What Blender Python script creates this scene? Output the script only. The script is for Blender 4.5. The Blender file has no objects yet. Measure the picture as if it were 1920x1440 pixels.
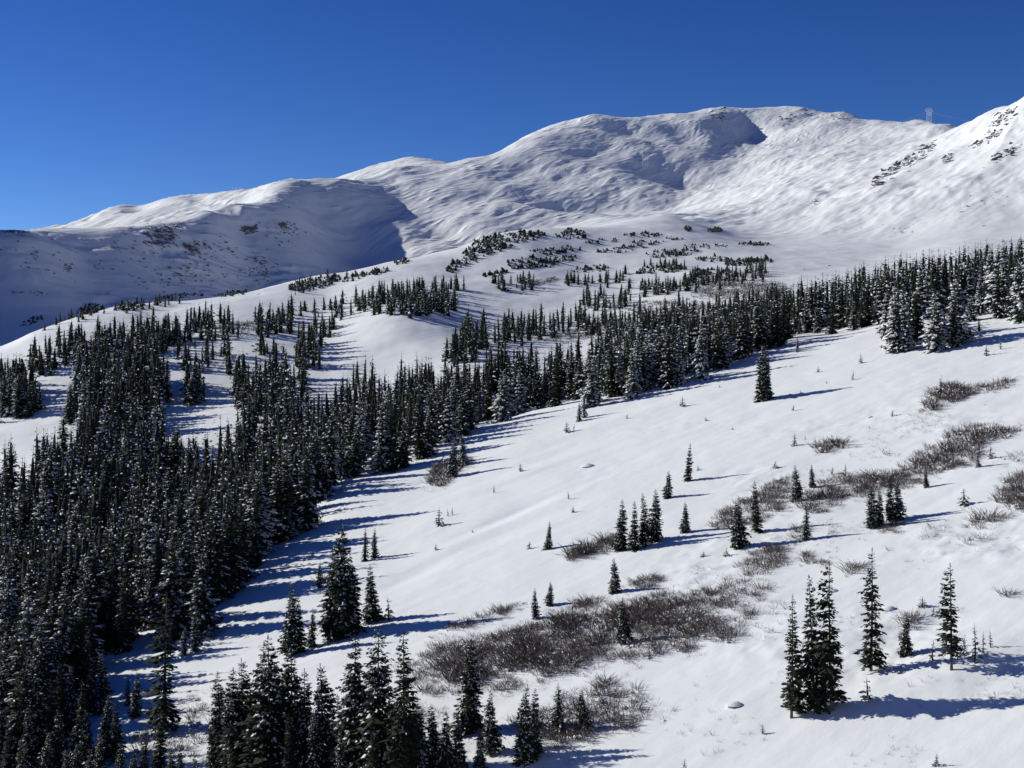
import bpy, math, random
import numpy as np
from mathutils import Vector

# ------------------------------------------------------------------ camera
SC = bpy.context.scene
COL = SC.collection
F = 2667.0                      # focal length in photograph pixels (1920 wide)
cam = bpy.data.cameras.new('camera')
cam.sensor_width = 36.0
cam.lens = 36.0 * F / 1920.0
cam.clip_start = 0.5
cam.clip_end = 12000.0
camo = bpy.data.objects.new('camera', cam)
COL.objects.link(camo)
camo.location = (0, 0, 0)
camo.rotation_euler = (math.radians(90), 0, 0)
SC.camera = camo

# ------------------------------------------------------------------ sky and sun
SUN_AZ = math.radians(-71.0)     # clockwise from +Y (the view direction): far to the left, a little ahead
SUN_EL = math.radians(25.0)
SUN_DIR = Vector((math.sin(SUN_AZ) * math.cos(SUN_EL), math.cos(SUN_AZ) * math.cos(SUN_EL), math.sin(SUN_EL)))
world = bpy.data.worlds.new('World')
SC.world = world
world.use_nodes = True
nt = world.node_tree
nt.nodes.clear()
sky = nt.nodes.new('ShaderNodeTexSky')
sky.sky_type = 'NISHITA'
sky.sun_disc = False
sky.sun_elevation = SUN_EL
sky.sun_rotation = SUN_AZ % (2 * math.pi)
sky.altitude = 3600
sky.air_density = 1.0
sky.dust_density = 0.05
sky.ozone_density = 2.0
# deepen the thin high-altitude air evenly over the whole dome
dn = nt.nodes.new('ShaderNodeVectorMath'); dn.operation = 'SCALE'; dn.inputs['Scale'].default_value = 0.1
gm = nt.nodes.new('ShaderNodeGamma'); gm.inputs['Gamma'].default_value = 1.38
up = nt.nodes.new('ShaderNodeVectorMath'); up.operation = 'SCALE'; up.inputs['Scale'].default_value = 10.0
hsv = nt.nodes.new('ShaderNodeHueSaturation')
hsv.inputs['Hue'].default_value = 0.514
hsv.inputs['Saturation'].default_value = 1.17
bgn = nt.nodes.new('ShaderNodeBackground')
bgn.inputs['Strength'].default_value = 0.122
won = nt.nodes.new('ShaderNodeOutputWorld')
nt.links.new(sky.outputs[0], dn.inputs[0]); nt.links.new(dn.outputs[0], gm.inputs['Color']); nt.links.new(gm.outputs[0], up.inputs[0])
nt.links.new(up.outputs[0], hsv.inputs['Color'])
nt.links.new(hsv.outputs[0], bgn.inputs['Color'])
nt.links.new(bgn.outputs[0], won.inputs['Surface'])

sun = bpy.data.lights.new('sun', 'SUN')
sun.energy = 4.9
sun.angle = math.radians(0.53)
sun.color = (1.0, 0.965, 0.88)
suno = bpy.data.objects.new('sun', sun)
COL.objects.link(suno)
suno.rotation_euler = SUN_DIR.to_track_quat('Z', 'Y').to_euler()

SC.view_settings.view_transform = 'Standard'
SC.view_settings.look = 'None'
SC.view_settings.gamma = 1.0
SC.view_settings.exposure = 0.0
SC.view_settings.use_curve_mapping = False
SC.render.engine = 'CYCLES'
SC.cycles.max_bounces = 5
SC.cycles.diffuse_bounces = 3
SC.cycles.glossy_bounces = 1
SC.cycles.transparent_max_bounces = 2
SC.cycles.use_denoising = True

# ------------------------------------------------------------------ noise
_rng = np.random.RandomState(7)
_PERM = _rng.permutation(1024)
_GA = _rng.rand(1024) * 2 * np.pi
_GX, _GY = np.cos(_GA), np.sin(_GA)

def perlin(x, y):
    xi = np.floor(x).astype(np.int64); yi = np.floor(y).astype(np.int64)
    xf = x - xi; yf = y - yi
    def g(ix, iy, dx, dy):
        h = _PERM[(_PERM[ix & 1023] + iy) & 1023]
        return _GX[h] * dx + _GY[h] * dy
    u = xf * xf * xf * (xf * (xf * 6 - 15) + 10)
    v = yf * yf * yf * (yf * (yf * 6 - 15) + 10)
    a = g(xi, yi, xf, yf); b = g(xi + 1, yi, xf - 1, yf)
    c = g(xi, yi + 1, xf, yf - 1); d = g(xi + 1, yi + 1, xf - 1, yf - 1)
    return (a + (b - a) * u) * (1 - v) + (c + (d - c) * u) * v

def fbm(x, y, octv=4, gain=0.5):
    s = 0; a = 1.0; f = 1.0
    for k in range(octv):
        s = s + a * perlin(x * f + 17.3 * k, y * f - 9.1 * k)
        a *= gain; f *= 2.03
    return s

def ridged(x, y, octv=4, gain=0.5):
    s = 0; a = 1.0; f = 1.0
    for k in range(octv):
        n = 0.45 - np.abs(perlin(x * f + 31.7 * k, y * f + 5.3 * k)) * 2
        s = s + a * n
        a *= gain; f *= 2.1
    return s

def sstep(a, b, x):
    t = np.clip((x - a) / (b - a), 0, 1)
    return t * t * (3 - 2 * t)

# ------------------------------------------------------------------ terrain: a height field z(X, Y) spanned over control points
# each point: bearing as photograph column, elevation as photograph row, depth in metres
CP = []
def line(px, *pd):
    for (py, d) in pd:
        CP.append((px, py, d))
def plane_z(X, Y):
    return 0.213 * X + 0.1455 * Y - 48.5
for px, dmax in ((-400, 180), (-100, 185), (150, 178), (300, 178), (450, 210), (600, 258), (750, 280), (880, 287), (1000, 285), (1100, 284),
                 (1250, 297), (1400, 308), (1530, 306), (1660, 302), (1800, 290), (1960, 296), (2250, 290)):
    for d in (85, 120, 165, 215, 262, 280, 287, 297, 308):
        if d < dmax * 0.96 or abs(d - dmax) < 0.5:
            X = d * (px - 960) / F
            CP.append((px, 720 - F * plane_z(X, d) / d, d))
    if dmax not in (287, 297, 308):
        X = dmax * (px - 960) / F
        CP.append((px, 720 - F * plane_z(X, dmax) / dmax, dmax))
# the bank the camera stands on
for px in (-1200, -300, 500, 1300, 2100, 3200):
    CP.append((px, 720 + F * 1.9 / 4, 4)); CP.append((px, 720 + F * 9 / 22, 22)); CP.append((px, 720 + F * 24 / 48, 48))
line(-1200, (1500, 120), (1200, 200), (900, 400), (750, 600), (560, 800), (340, 1000), (240, 1200), (300, 1500), (430, 2200), (500, 3200))  # outer side of the unseen peak added to the left for its shadow
line(-400, (1137, 240), (1030, 300), (860, 400), (745, 500), (690, 600), (630, 700), (520, 820), (380, 920), (250, 1020), (210, 1090), (280, 1300), (420, 2000), (480, 3200))  # near side of that unseen peak, steepened to block the sun
line(0, (1137, 230), (987, 300), (865, 350), (788, 390), (715, 440), (652, 500), (675, 560), (684, 700), (652, 800), (600, 870), (525, 940), (455, 995), (430, 1030), (450, 1150), (470, 1500), (447, 1900), (470, 2300))
line(150, (1120, 230), (1000, 280), (850, 345), (760, 395), (668, 460), (595, 530), (622, 600), (640, 750), (610, 880), (550, 980), (473, 1080), (433, 1130), (462, 1300), (458, 1600), (412, 1900), (450, 2300))
line(300, (1079, 230), (987, 280), (882, 330), (783, 380), (710, 420), (650, 460), (597, 520), (566, 575), (600, 650), (612, 800), (592, 950), (535, 1080), (455, 1205), (416, 1260), (440, 1420), (436, 1600), (377, 1900), (415, 2200))
line(450, (1010, 245), (940, 290), (855, 335), (765, 380), (690, 430), (630, 470), (580, 530), (549, 605), (588, 680), (602, 850), (580, 1090), (510, 1260), (430, 1390), (384, 1450), (402, 1600), (361, 1900), (400, 2200))
line(600, (893, 300), (828, 340), (757, 380), (690, 430), (632, 480), (580, 540), (545, 590), (518, 635), (560, 720), (575, 900), (570, 1090), (532, 1290), (470, 1480), (402, 1640), (349, 1730), (372, 1950), (382, 2200))
line(740, (832, 305), (800, 340), (745, 375), (690, 420), (630, 460), (585, 500), (530, 590), (489, 680), (530, 770), (535, 950), (545, 1130), (545, 1300), (520, 1440), (480, 1542), (440, 1630), (390, 1754), (345, 1885), (316, 1979), (350, 2250), (345, 2800), (302, 3350), (350, 3700))
line(880, (815, 320), (775, 350), (718, 380), (662, 430), (612, 500), (560, 560), (508, 630), (455, 715), (474, 800), (480, 950), (484, 1150), (485, 1400), (465, 1604), (428, 1692), (385, 1807), (337, 1955), (297, 2099), (335, 2320))
line(1100, (752, 320), (722, 360), (690, 400), (650, 450), (600, 520), (540, 600), (488, 680), (428, 765), (430, 850), (425, 1000), (424, 1200), (420, 1500), (405, 1813), (352, 1979), (285, 2239), (219, 2570), (265, 2800))
line(1250, (706, 335), (665, 390), (620, 450), (575, 520), (530, 600), (482, 690), (430, 780), (404, 860), (410, 1050), (405, 1450), (390, 1903), (335, 2095), (270, 2378), (213, 2698), (255, 2900))
line(1400, (650, 350), (628, 400), (600, 450), (560, 520), (520, 600), (482, 700), (447, 850), (430, 1000), (405, 1250), (365, 1700), (330, 2080), (285, 2378), (235, 2654), (200, 2888), (245, 3100))
line(1560, (628, 330), (600, 380), (567, 450), (535, 540), (505, 640), (465, 780), (428, 950), (385, 1160), (340, 1480), (290, 2000), (245, 2560), (214, 2880), (255, 3150))
line(1700, (576, 350), (556, 400), (530, 500), (507, 610), (472, 750), (425, 900), (370, 1090), (315, 1440), (280, 1850), (255, 2300), (234, 2700), (275, 3000))
line(1820, (560, 345), (543, 400), (520, 500), (492, 620), (455, 750), (400, 900), (335, 1100), (280, 1350), (250, 1600), (231, 1800), (260, 2200), (290, 2600))
line(1920, (545, 350), (520, 450), (498, 600), (455, 750), (390, 900), (305, 1100), (237, 1300), (186, 1450), (215, 1700), (270, 2100))
line(2200, (500, 360), (445, 450), (415, 600), (340, 800), (220, 1000), (95, 1300), (50, 1500), (130, 2000), (250, 2700))
line(2900, (900, 150), (650, 280), (420, 400), (320, 600), (150, 900), (0, 1300), (-40, 1600), (100, 2300))
line(-750, (745, 500), (640, 640), (400, 780), (150, 930), (80, 1060), (130, 1300), (360, 2000), (480, 3200))  # top of the unseen left peak, raised so its shadow fills the bowl
line(-160, (652, 500), (672, 560), (676, 700), (640, 800), (585, 880), (510, 950), (442, 1000), (415, 1045), (430, 1200), (450, 1500), (447, 1900), (470, 2300))
line(-2600, (1300, 150), (950, 400), (750, 800), (600, 1300), (550, 2300))
# skyline and shadow-edge refinements
for c in ((60, 425, 1065), (105, 430, 1100), (230, 430, 1190), (400, 397, 1370), (520, 363, 1580), (180, 402, 1900), (225, 385, 1900), (260, 385, 1900),
          (400, 364, 1900), (500, 359, 1900), (550, 363, 1880), (640, 346, 1750), (565, 354, 1680), (1690, 237, 2560), (1825, 234, 1760), (1850, 221, 1690), (660, 412, 1680), (680, 490, 1560), (700, 530, 1400), (680, 335, 1897),
          (600, 343, 3350), (690, 318, 3350), (790, 296, 3350), (830, 305, 3350), (880, 325, 3350),
          (970, 270, 2247), (1010, 250, 2358), (1050, 232, 2471), (1170, 222, 2594), (1330, 200, 2838), (1370, 197, 2888), (970, 330, 2010), (970, 400, 1790), (800, 330, 1952), (800, 400, 1744), (800, 450, 1620), (1180, 300, 2208), (1180, 370, 1945), (1320, 270, 2413), (990, 430, 1715),
          (1440, 204, 2930), (1490, 203, 2940), (1530, 211, 2920), (1580, 214, 2880), (1620, 228, 2830), (1660, 234, 2780), (1740, 231, 2650),
          (1780, 233, 2400), (1870, 208, 1680), (930, 440, 728), (1000, 432, 740), (820, 470, 700), (60, 625, 505), (220, 575, 560), (520, 533, 622), (670, 507, 655)):
    CP.append(c)
CP = np.array(CP, float)

def _uv(px, d):
    return np.stack([px / 960.0 - 1.0, np.log(d) * 1.15], -1)
def _phi(r2):
    return 0.5 * r2 * np.log(np.maximum(r2, 1e-12))
_U = _uv(CP[:, 0], CP[:, 2])
_n = len(CP)
_K = _phi(((_U[:, None] - _U[None]) ** 2).sum(-1)) + np.eye(_n) * 2e-5
_P = np.concatenate([np.ones((_n, 1)), _U], 1)
_A = np.block([[_K, _P], [_P.T, np.zeros((3, 3))]])
_W = np.linalg.solve(_A, np.concatenate([CP[:, 1], np.zeros(3)]))

def tps(px, d):
    q = _uv(px, d)
    sh = q.shape[:-1]
    q = q.reshape(-1, 2)
    out = np.empty(len(q))
    for a in range(0, len(q), 40000):
        b = q[a:a + 40000]
        r2 = (b[:, None, 0] - _U[None, :, 0]) ** 2 + (b[:, None, 1] - _U[None, :, 1]) ** 2
        out[a:a + 40000] = _phi(r2) @ _W[:_n] + _W[_n] + b @ _W[_n + 1:]
    return out.reshape(sh)

# local landforms: (bearing col, depth, half-width across, half-width along, turn deg, height)
FORMS = []
def form(px, d, rx, ry, turn, h, p=2.0):
    FORMS.append((d * (px - 960) / F, d, rx, ry, math.radians(turn), h, p))

# summit knobs, hollows and benches of the big mountain
def slope_form(px, py, *a):
    """a landform centred where a bearing meets the smooth mountain"""
    d = np.linspace(950, 3300, 500); v = tps(np.full(500, float(px)), d)
    form(px, float(d[np.argmax(v <= py)]), *a)
slope_form(1175, 240, 90, 55, 10, -19); slope_form(1110, 250, 70, 50, 0, 6)
slope_form(1350, 222, 36, 70, 0, 4); slope_form(1412, 238, 42, 95, -8, -23); slope_form(1372, 275, 46, 130, -15, -17); slope_form(1318, 262, 34, 110, 0, 6); slope_form(1285, 245, 40, 100, 10, -12)
slope_form(1285, 322, 100, 75, 15, -27); slope_form(1180, 330, 80, 100, 10, 10); slope_form(1345, 320, 40, 50, 10, 9)
slope_form(1090, 385, 110, 45, 20, -13); slope_form(1000, 395, 70, 60, 20, 7)
slope_form(1526, 374, 10, 18, 0, 3.5); slope_form(1554, 376, 13, 26, 0, -7); slope_form(1470, 385, 60, 30, 15, 5); slope_form(1480, 405, 50, 25, 15, -5)
slope_form(1580, 225, 20, 40, 0, 4); slope_form(1490, 225, 40, 60, 0, -9); slope_form(1530, 260, 95, 70, 10, -12)
slope_form(820, 430, 28, 45, 20, -7); slope_form(900, 425, 40, 50, 20, 6); slope_form(790, 360, 50, 50, 10, 5); slope_form(980, 320, 80, 80, 10, -11)
# sunlit bumps behind the shaded ridge
form(212, 1850, 30, 40, 0, 3); form(258, 1830, 18, 40, 15, -8); form(330, 1850, 30, 40, 0, 2); form(372, 1830, 14, 40, 10, -6); form(486, 1820, 20, 40, 10, -6)
# hollows and swells of the near slope
form(955, 205, 9, 2.2, 43, -0.35); form(880, 196, 9, 2.4, 38, 0.2); form(800, 186, 8, 2.0, 48, -0.22); form(1010, 232, 12, 3.0, 40, 0.25); form(1210, 262, 14, 5, 20, 0.5); form(1700, 128, 7, 3, 10, -0.5); form(1760, 118, 9, 3, 20, 0.45)

def detail(X, Y):
    d = np.maximum(Y, 1.0)
    ld = np.log(np.maximum(np.hypot(X, Y), 3.0))
    near = 1 - sstep(math.log(300), math.log(380), ld)
    mid = sstep(math.log(290), math.log(380), ld) * (1 - sstep(math.log(760), math.log(1000), ld))
    far = sstep(math.log(760), math.log(1250), ld)
    z = near * (0.36 * fbm(X / 30, Y / 38, 3) + 0.045 * fbm(X / 5.5 + 3, Y / 7, 3))
    # drifts running with the fall line across the open slope
    s = X * 0.62 - Y * 0.78; t = X * 0.78 + Y * 0.62
    z = z + near * 0.13 * fbm(s / 7.0, t / 48.0, 3)
    hum = sstep(-0.05, 0.35, perlin(X / 19 + 4.4, Y / 23)) * sstep(0, 30, X) * (1 - .7 * sstep(190, 240, Y)) + 0.16
    z = z + near * hum * (0.15 * fbm(X / 3.1, Y / 3.6 + 2, 3) + 0.15 * ridged(X / 6.5 + 7, Y / 5.2, 2))
    z = z + mid * (1.5 * fbm(X / 75 + 5, Y / 62, 3) + 0.45 * fbm(X / 17, Y / 21 + 8, 3))
    # wind-packed snow and ribs of the high faces
    s2 = X * 0.42 + Y * 0.91; t2 = -X * 0.91 + Y * 0.42
    calm = 0.45 + 0.55 * sstep(-0.2, 0.3, perlin(X / 160 + 8.8, Y / 190))
    z = z + far * (11 * fbm(X / 330 + 2.2, Y / 420 + 1.4, 3) + 4.4 * fbm(s2 / 150, t2 / 60 + 4, 3)
                   + calm * (1.7 * ridged(s2 / 120 + 9, t2 / 26, 4, .55) + 0.8 * ridged(s2 / 42, t2 / 11, 2)))
    # broken, craggy ground of the shaded ridge
    cr = (1 - sstep(-0.15, -0.11, X / d)) * sstep(900, 1050, Y) * (1 - sstep(1950, 2200, Y)) * sstep(-.1, .25, perlin(X / 90 + 1.7, Y / 110))
    z = z + cr * (2.6 * ridged(X / 34 + 2, Y / 46, 3, .6))
    # long ribs down the bright flank
    s3 = X * 0.9 - Y * 0.42
    fl = sstep(0.19, 0.26, X / d) * sstep(800, 1050, Y) * (1 - sstep(1900, 2300, Y))
    z = z + fl * 3.5 * ridged(s3 / 95 + 3.3, (X * 0.42 + Y * 0.9) / 420, 2)
    for (fx, fy, rx, ry, tn, h, p) in FORMS:
        dx = X - fx; dy = Y - fy
        a = (dx * math.cos(tn) + dy * math.sin(tn)) / rx
        b = (-dx * math.sin(tn) + dy * math.cos(tn)) / ry
        q = a * a + b * b
        z = z + np.where(q < 9, h * np.exp(-np.minimum(q, 9) ** (p / 2)), 0)
    return z

def height(X, Y):
    """terrain height under (X, Y)"""
    X = np.asarray(X, float); Y = np.asarray(Y, float)
    th = np.abs(np.arctan2(X, Y))
    w = sstep(math.radians(44), math.radians(60), th)
    Yc = np.maximum(Y, np.hypot(X, Y) * math.cos(math.radians(61)))
    Yc = np.maximum(Yc, 1.0)
    px = np.clip(960 + F * X / Yc, 960 - F * 1.8, 960 + F * 1.8)
    z1 = Yc * (720 - tps(px, Yc)) / F
    r = np.hypot(X, Y)
    z2 = -1.9 - 0.16 * np.minimum(r, 60) + (0.10 + 0.12 * sstep(-300, 300, X)) * np.maximum(r - 60, 0) * (0.35 + 0.65 * sstep(200, -400, Y)) * 0.8
    fade = sstep(20, 70, r)
    return z1 * (1 - w) + z2 * w + detail(X, Y) * fade

def project(X, Y, Z):
    return 960 + F * X / Y, 720 - F * Z / Y
# ------------------------------------------------------------------ materials
def mat(name):
    m = bpy.data.materials.new(name); m.use_nodes = True
    n = m.node_tree; n.nodes.clear()
    o = n.nodes.new('ShaderNodeOutputMaterial'); p = n.nodes.new('ShaderNodeBsdfPrincipled')
    n.links.new(p.outputs[0], o.inputs['Surface'])
    return m, n, p
def node(n, t, **kw):
    x = n.nodes.new(t)
    for k, v in kw.items():
        if k in x.inputs: x.inputs[k].default_value = v
        else: setattr(x, k, v)
    return x

def snow_ground():
    m, n, p = mat('wind_packed_snow')
    tc = node(n, 'ShaderNodeNewGeometry')
    n1 = node(n, 'ShaderNodeTexNoise', Scale=0.9, Detail=5.0, Roughness=0.62)
    n2 = node(n, 'ShaderNodeTexNoise', Scale=0.10, Detail=6.0, Roughness=0.6)
    mr = node(n, 'ShaderNodeMapping'); mr.inputs['Rotation'].default_value = (0, 0, math.radians(-42))
    mp = node(n, 'ShaderNodeMapping'); mp.inputs['Scale'].default_value = (0.3, 1.0, 1.0)
    n.links.new(tc.outputs['Position'], mr.inputs['Vector']); n.links.new(mr.outputs[0], mp.inputs['Vector'])
    n.links.new(mp.outputs[0], n1.inputs['Vector']); n.links.new(mp.outputs[0], n2.inputs['Vector'])
    b1 = node(n, 'ShaderNodeBump', Strength=0.5, Distance=0.08)
    b2 = node(n, 'ShaderNodeBump', Strength=0.35, Distance=0.5)
    n.links.new(n1.outputs['Fac'], b1.inputs['Height']); n.links.new(n2.outputs['Fac'], b2.inputs['Height'])
    n.links.new(b2.outputs[0], b1.inputs['Normal'])
    # wind-carved crust of the high faces
    ra = node(n, 'ShaderNodeAttribute', attribute_name='carved')
    mr2 = node(n, 'ShaderNodeMapping'); mr2.inputs['Rotation'].default_value = (0, 0, math.radians(-62))
    ms2 = node(n, 'ShaderNodeMapping'); ms2.inputs['Scale'].default_value = (0.28, 1.0, 0.6)
    n.links.new(tc.outputs['Position'], mr2.inputs['Vector']); n.links.new(mr2.outputs[0], ms2.inputs['Vector'])
    n4 = node(n, 'ShaderNodeTexNoise', Scale=0.11, Detail=6.0, Roughness=0.68); n4.noise_type = 'RIDGED_MULTIFRACTAL'; n4.normalize = True
    n.links.new(ms2.outputs[0], n4.inputs['Vector'])
    b4 = node(n, 'ShaderNodeBump', Distance=2.8)
    n.links.new(ra.outputs['Fac'], b4.inputs['Strength']); n.links.new(n4.outputs['Fac'], b4.inputs['Height'])
    n.links.new(b4.outputs[0], b2.inputs['Normal'])
    # bare ground and rock where the wind keeps the slope scoured
    at = node(n, 'ShaderNodeAttribute', attribute_name='bare')
    n3 = node(n, 'ShaderNodeTexNoise', Scale=0.055, Detail=9.0, Roughness=0.72)
    mp3 = node(n, 'ShaderNodeMapping'); mp3.inputs['Scale'].default_value = (1.0, 0.6, 1.9)
    n.links.new(tc.outputs['Position'], mp3.inputs['Vector']); n.links.new(mp3.outputs[0], n3.inputs['Vector'])
    ad = node(n, 'ShaderNodeMath', operation='MULTIPLY_ADD'); ad.inputs[1].default_value = 0.42; n.links.new(at.outputs['Fac'], ad.inputs[0]); n.links.new(n3.outputs['Fac'], ad.inputs[2])
    rp = node(n, 'ShaderNodeMapRange'); rp.inputs['From Min'].default_value = 0.83; rp.inputs['From Max'].default_value = 0.87
    n.links.new(ad.outputs[0], rp.inputs['Value'])
    rk = node(n, 'ShaderNodeTexNoise', Scale=0.4, Detail=4.0)
    cr = node(n, 'ShaderNodeValToRGB')
    cr.color_ramp.elements[0].color = (0.09, 0.075, 0.065, 1); cr.color_ramp.elements[1].color = (0.25, 0.22, 0.19, 1)
    n.links.new(tc.outputs['Position'], rk.inputs['Vector']); n.links.new(rk.outputs['Fac'], cr.inputs[0])
    mx = node(n, 'ShaderNodeMix', data_type='RGBA')
    mx.inputs[6].default_value = (0.80, 0.825, 0.825, 1)
    n.links.new(rp.outputs[0], mx.inputs[0]); n.links.new(cr.outputs[0], mx.inputs[7])
    n.links.new(mx.outputs[2], p.inputs['Base Color'])
    p.inputs['Roughness'].default_value = 0.75
    p.inputs['Specular IOR Level'].default_value = 0.25
    n.links.new(b1.outputs[0], p.inputs['Normal'])
    return m

def noisy(name, c0, c1, scale, rough=0.8, bump=0.0, spec=0.2):
    m, n, p = mat(name)
    g = node(n, 'ShaderNodeTexCoord'); oi = node(n, 'ShaderNodeObjectInfo')
    nz = node(n, 'ShaderNodeTexNoise', Scale=scale, Detail=4.0, Roughness=0.6)
    n.links.new(g.outputs['Object'], nz.inputs['Vector'])
    cr = node(n, 'ShaderNodeValToRGB')
    cr.color_ramp.elements[0].position = 0.3; cr.color_ramp.elements[1].position = 0.72
    cr.color_ramp.elements[0].color = (*c0, 1); cr.color_ramp.elements[1].color = (*c1, 1)
    n.links.new(nz.outputs['Fac'], cr.inputs[0])
    n.links.new(cr.outputs[0], p.inputs['Base Color'])
    p.inputs['Roughness'].default_value = rough
    p.inputs['Specular IOR Level'].default_value = spec
    if bump:
        b = node(n, 'ShaderNodeBump', Strength=bump, Distance=0.1)
        n.links.new(nz.outputs['Fac'], b.inputs['Height']); n.links.new(b.outputs[0], p.inputs['Normal'])
    return m

M_SNOW = snow_ground()
M_LOAD = noisy('snow_load', (0.74, 0.76, 0.765), (0.82, 0.84, 0.845), 2.0, 0.75, 0.3)
M_NEEDLE = noisy('spruce_needles', (0.014, 0.022, 0.014), (0.036, 0.047, 0.026), 1.3, 0.7)
M_BARK = noisy('spruce_bark', (0.055, 0.042, 0.033), (0.13, 0.10, 0.08), 6.0, 0.9, 0.4)
M_DEAD = noisy('weathered_wood', (0.20, 0.18, 0.165), (0.38, 0.35, 0.33), 5.0, 0.9, 0.3)
M_TWIG = noisy('willow_twigs', (0.080, 0.064, 0.057), (0.185, 0.155, 0.140), 1.6, 0.85)
M_ROCK0 = noisy('grey_brown_rock', (0.09, 0.08, 0.07), (0.27, 0.245, 0.22), 1.2, 0.9, 0.6)
def snowy_rock():
    m = noisy('snowy_rock', (0.045, 0.042, 0.038), (0.15, 0.138, 0.125), 0.35, 0.9, 0.6)
    n = m.node_tree; p = [x for x in n.nodes if x.type == 'BSDF_PRINCIPLED'][0]
    cr = [x for x in n.nodes if x.type == 'VALTORGB'][0]
    g = node(n, 'ShaderNodeNewGeometry'); sx = node(n, 'ShaderNodeSeparateXYZ'); n.links.new(g.outputs['True Normal'], sx.inputs[0])
    r = node(n, 'ShaderNodeMapRange'); r.inputs['From Min'].default_value = 0.4; r.inputs['From Max'].default_value = 0.62
    n.links.new(sx.outputs['Z'], r.inputs['Value'])
    mx = node(n, 'ShaderNodeMix', data_type='RGBA'); mx.inputs[7].default_value = (0.82, 0.825, 0.83, 1)
    n.links.new(r.outputs[0], mx.inputs[0]); n.links.new(cr.outputs[0], mx.inputs[6]); n.links.new(mx.outputs[2], p.inputs['Base Color'])
    return m
M_ROCK = snowy_rock()
M_STEEL = noisy('frosted_steel', (0.62, 0.63, 0.65), (0.80, 0.81, 0.83), 1.0, 0.6)
M_CABLE = noisy('frosted_cable', (0.45, 0.46, 0.48), (0.6, 0.61, 0.63), 1.0, 0.6)

# ------------------------------------------------------------------ object helpers
def make_mesh(name, V, Fc, mats, midx=None, smooth=False):
    V = np.asarray(V, np.float32); Fc = np.asarray(Fc, np.int32)
    me = bpy.data.meshes.new(name)
    k = Fc.shape[1]
    me.vertices.add(len(V)); me.vertices.foreach_set('co', V.ravel())
    me.loops.add(Fc.size); me.loops.foreach_set('vertex_index', Fc.ravel())
    me.polygons.add(len(Fc)); me.polygons.foreach_set('loop_start', np.arange(0, Fc.size, k, dtype=np.int32))
    for m in (mats if isinstance(mats, (list, tuple)) else [mats]): me.materials.append(m)
    if midx is not None: me.polygons.foreach_set('material_index', np.asarray(midx, np.int32))
    me.polygons.foreach_set('use_smooth', np.full(len(Fc), bool(smooth)))
    me.update(); me.validate()
    return me
def link(name, data, parent=None):
    o = bpy.data.objects.new(name, data); COL.objects.link(o)
    if parent is not None: o.parent = parent
    return o
def tag(o, label=None, cat=None, group=None, kind=None):
    if label: o['label'] = label
    if cat: o['category'] = cat
    if group: o['group'] = group
    if kind: o['kind'] = kind
    return o
def grow(*parts):
    """join (V, F) triangle soups"""
    vs, fs, b = [], [], 0
    for V, Fc in parts:
        if len(V) == 0: continue
        vs.append(V); fs.append(Fc + b); b += len(V)
    if not vs: return np.zeros((0, 3)), np.zeros((0, 3), int)
    return np.concatenate(vs), np.concatenate(fs)
def tube(pts, rad, sides=5, cap=True):
    """tapered tube through pts; rad a list of radii"""
    pts = np.asarray(pts, float); n = len(pts)
    rad = np.broadcast_to(np.asarray(rad, float), (n,))
    V = []
    for i in range(n):
        t = pts[min(i + 1, n - 1)] - pts[max(i - 1, 0)]; t = t / (np.linalg.norm(t) + 1e-9)
        a = np.cross(t, (0.13, 0.99, 0.05) if abs(t[2]) > 0.7 else (0, 0, 1)); a /= np.linalg.norm(a) + 1e-9
        b = np.cross(t, a)
        for k in range(sides):
            q = 2 * math.pi * k / sides
            V.append(pts[i] + rad[i] * (math.cos(q) * a + math.sin(q) * b))
    Fc = []
    for i in range(n - 1):
        for k in range(sides):
            k2 = (k + 1) % sides
            A, B, C, D = i * sides + k, i * sides + k2, (i + 1) * sides + k2, (i + 1) * sides + k
            Fc += [(A, B, C), (A, C, D)]
    if cap:
        for k in range(1, sides - 1):
            Fc.append((0, k + 1, k)); Fc.append(((n - 1) * sides, (n - 1) * sides + k, (n - 1) * sides + k + 1))
    return np.array(V), np.array(Fc)

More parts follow.
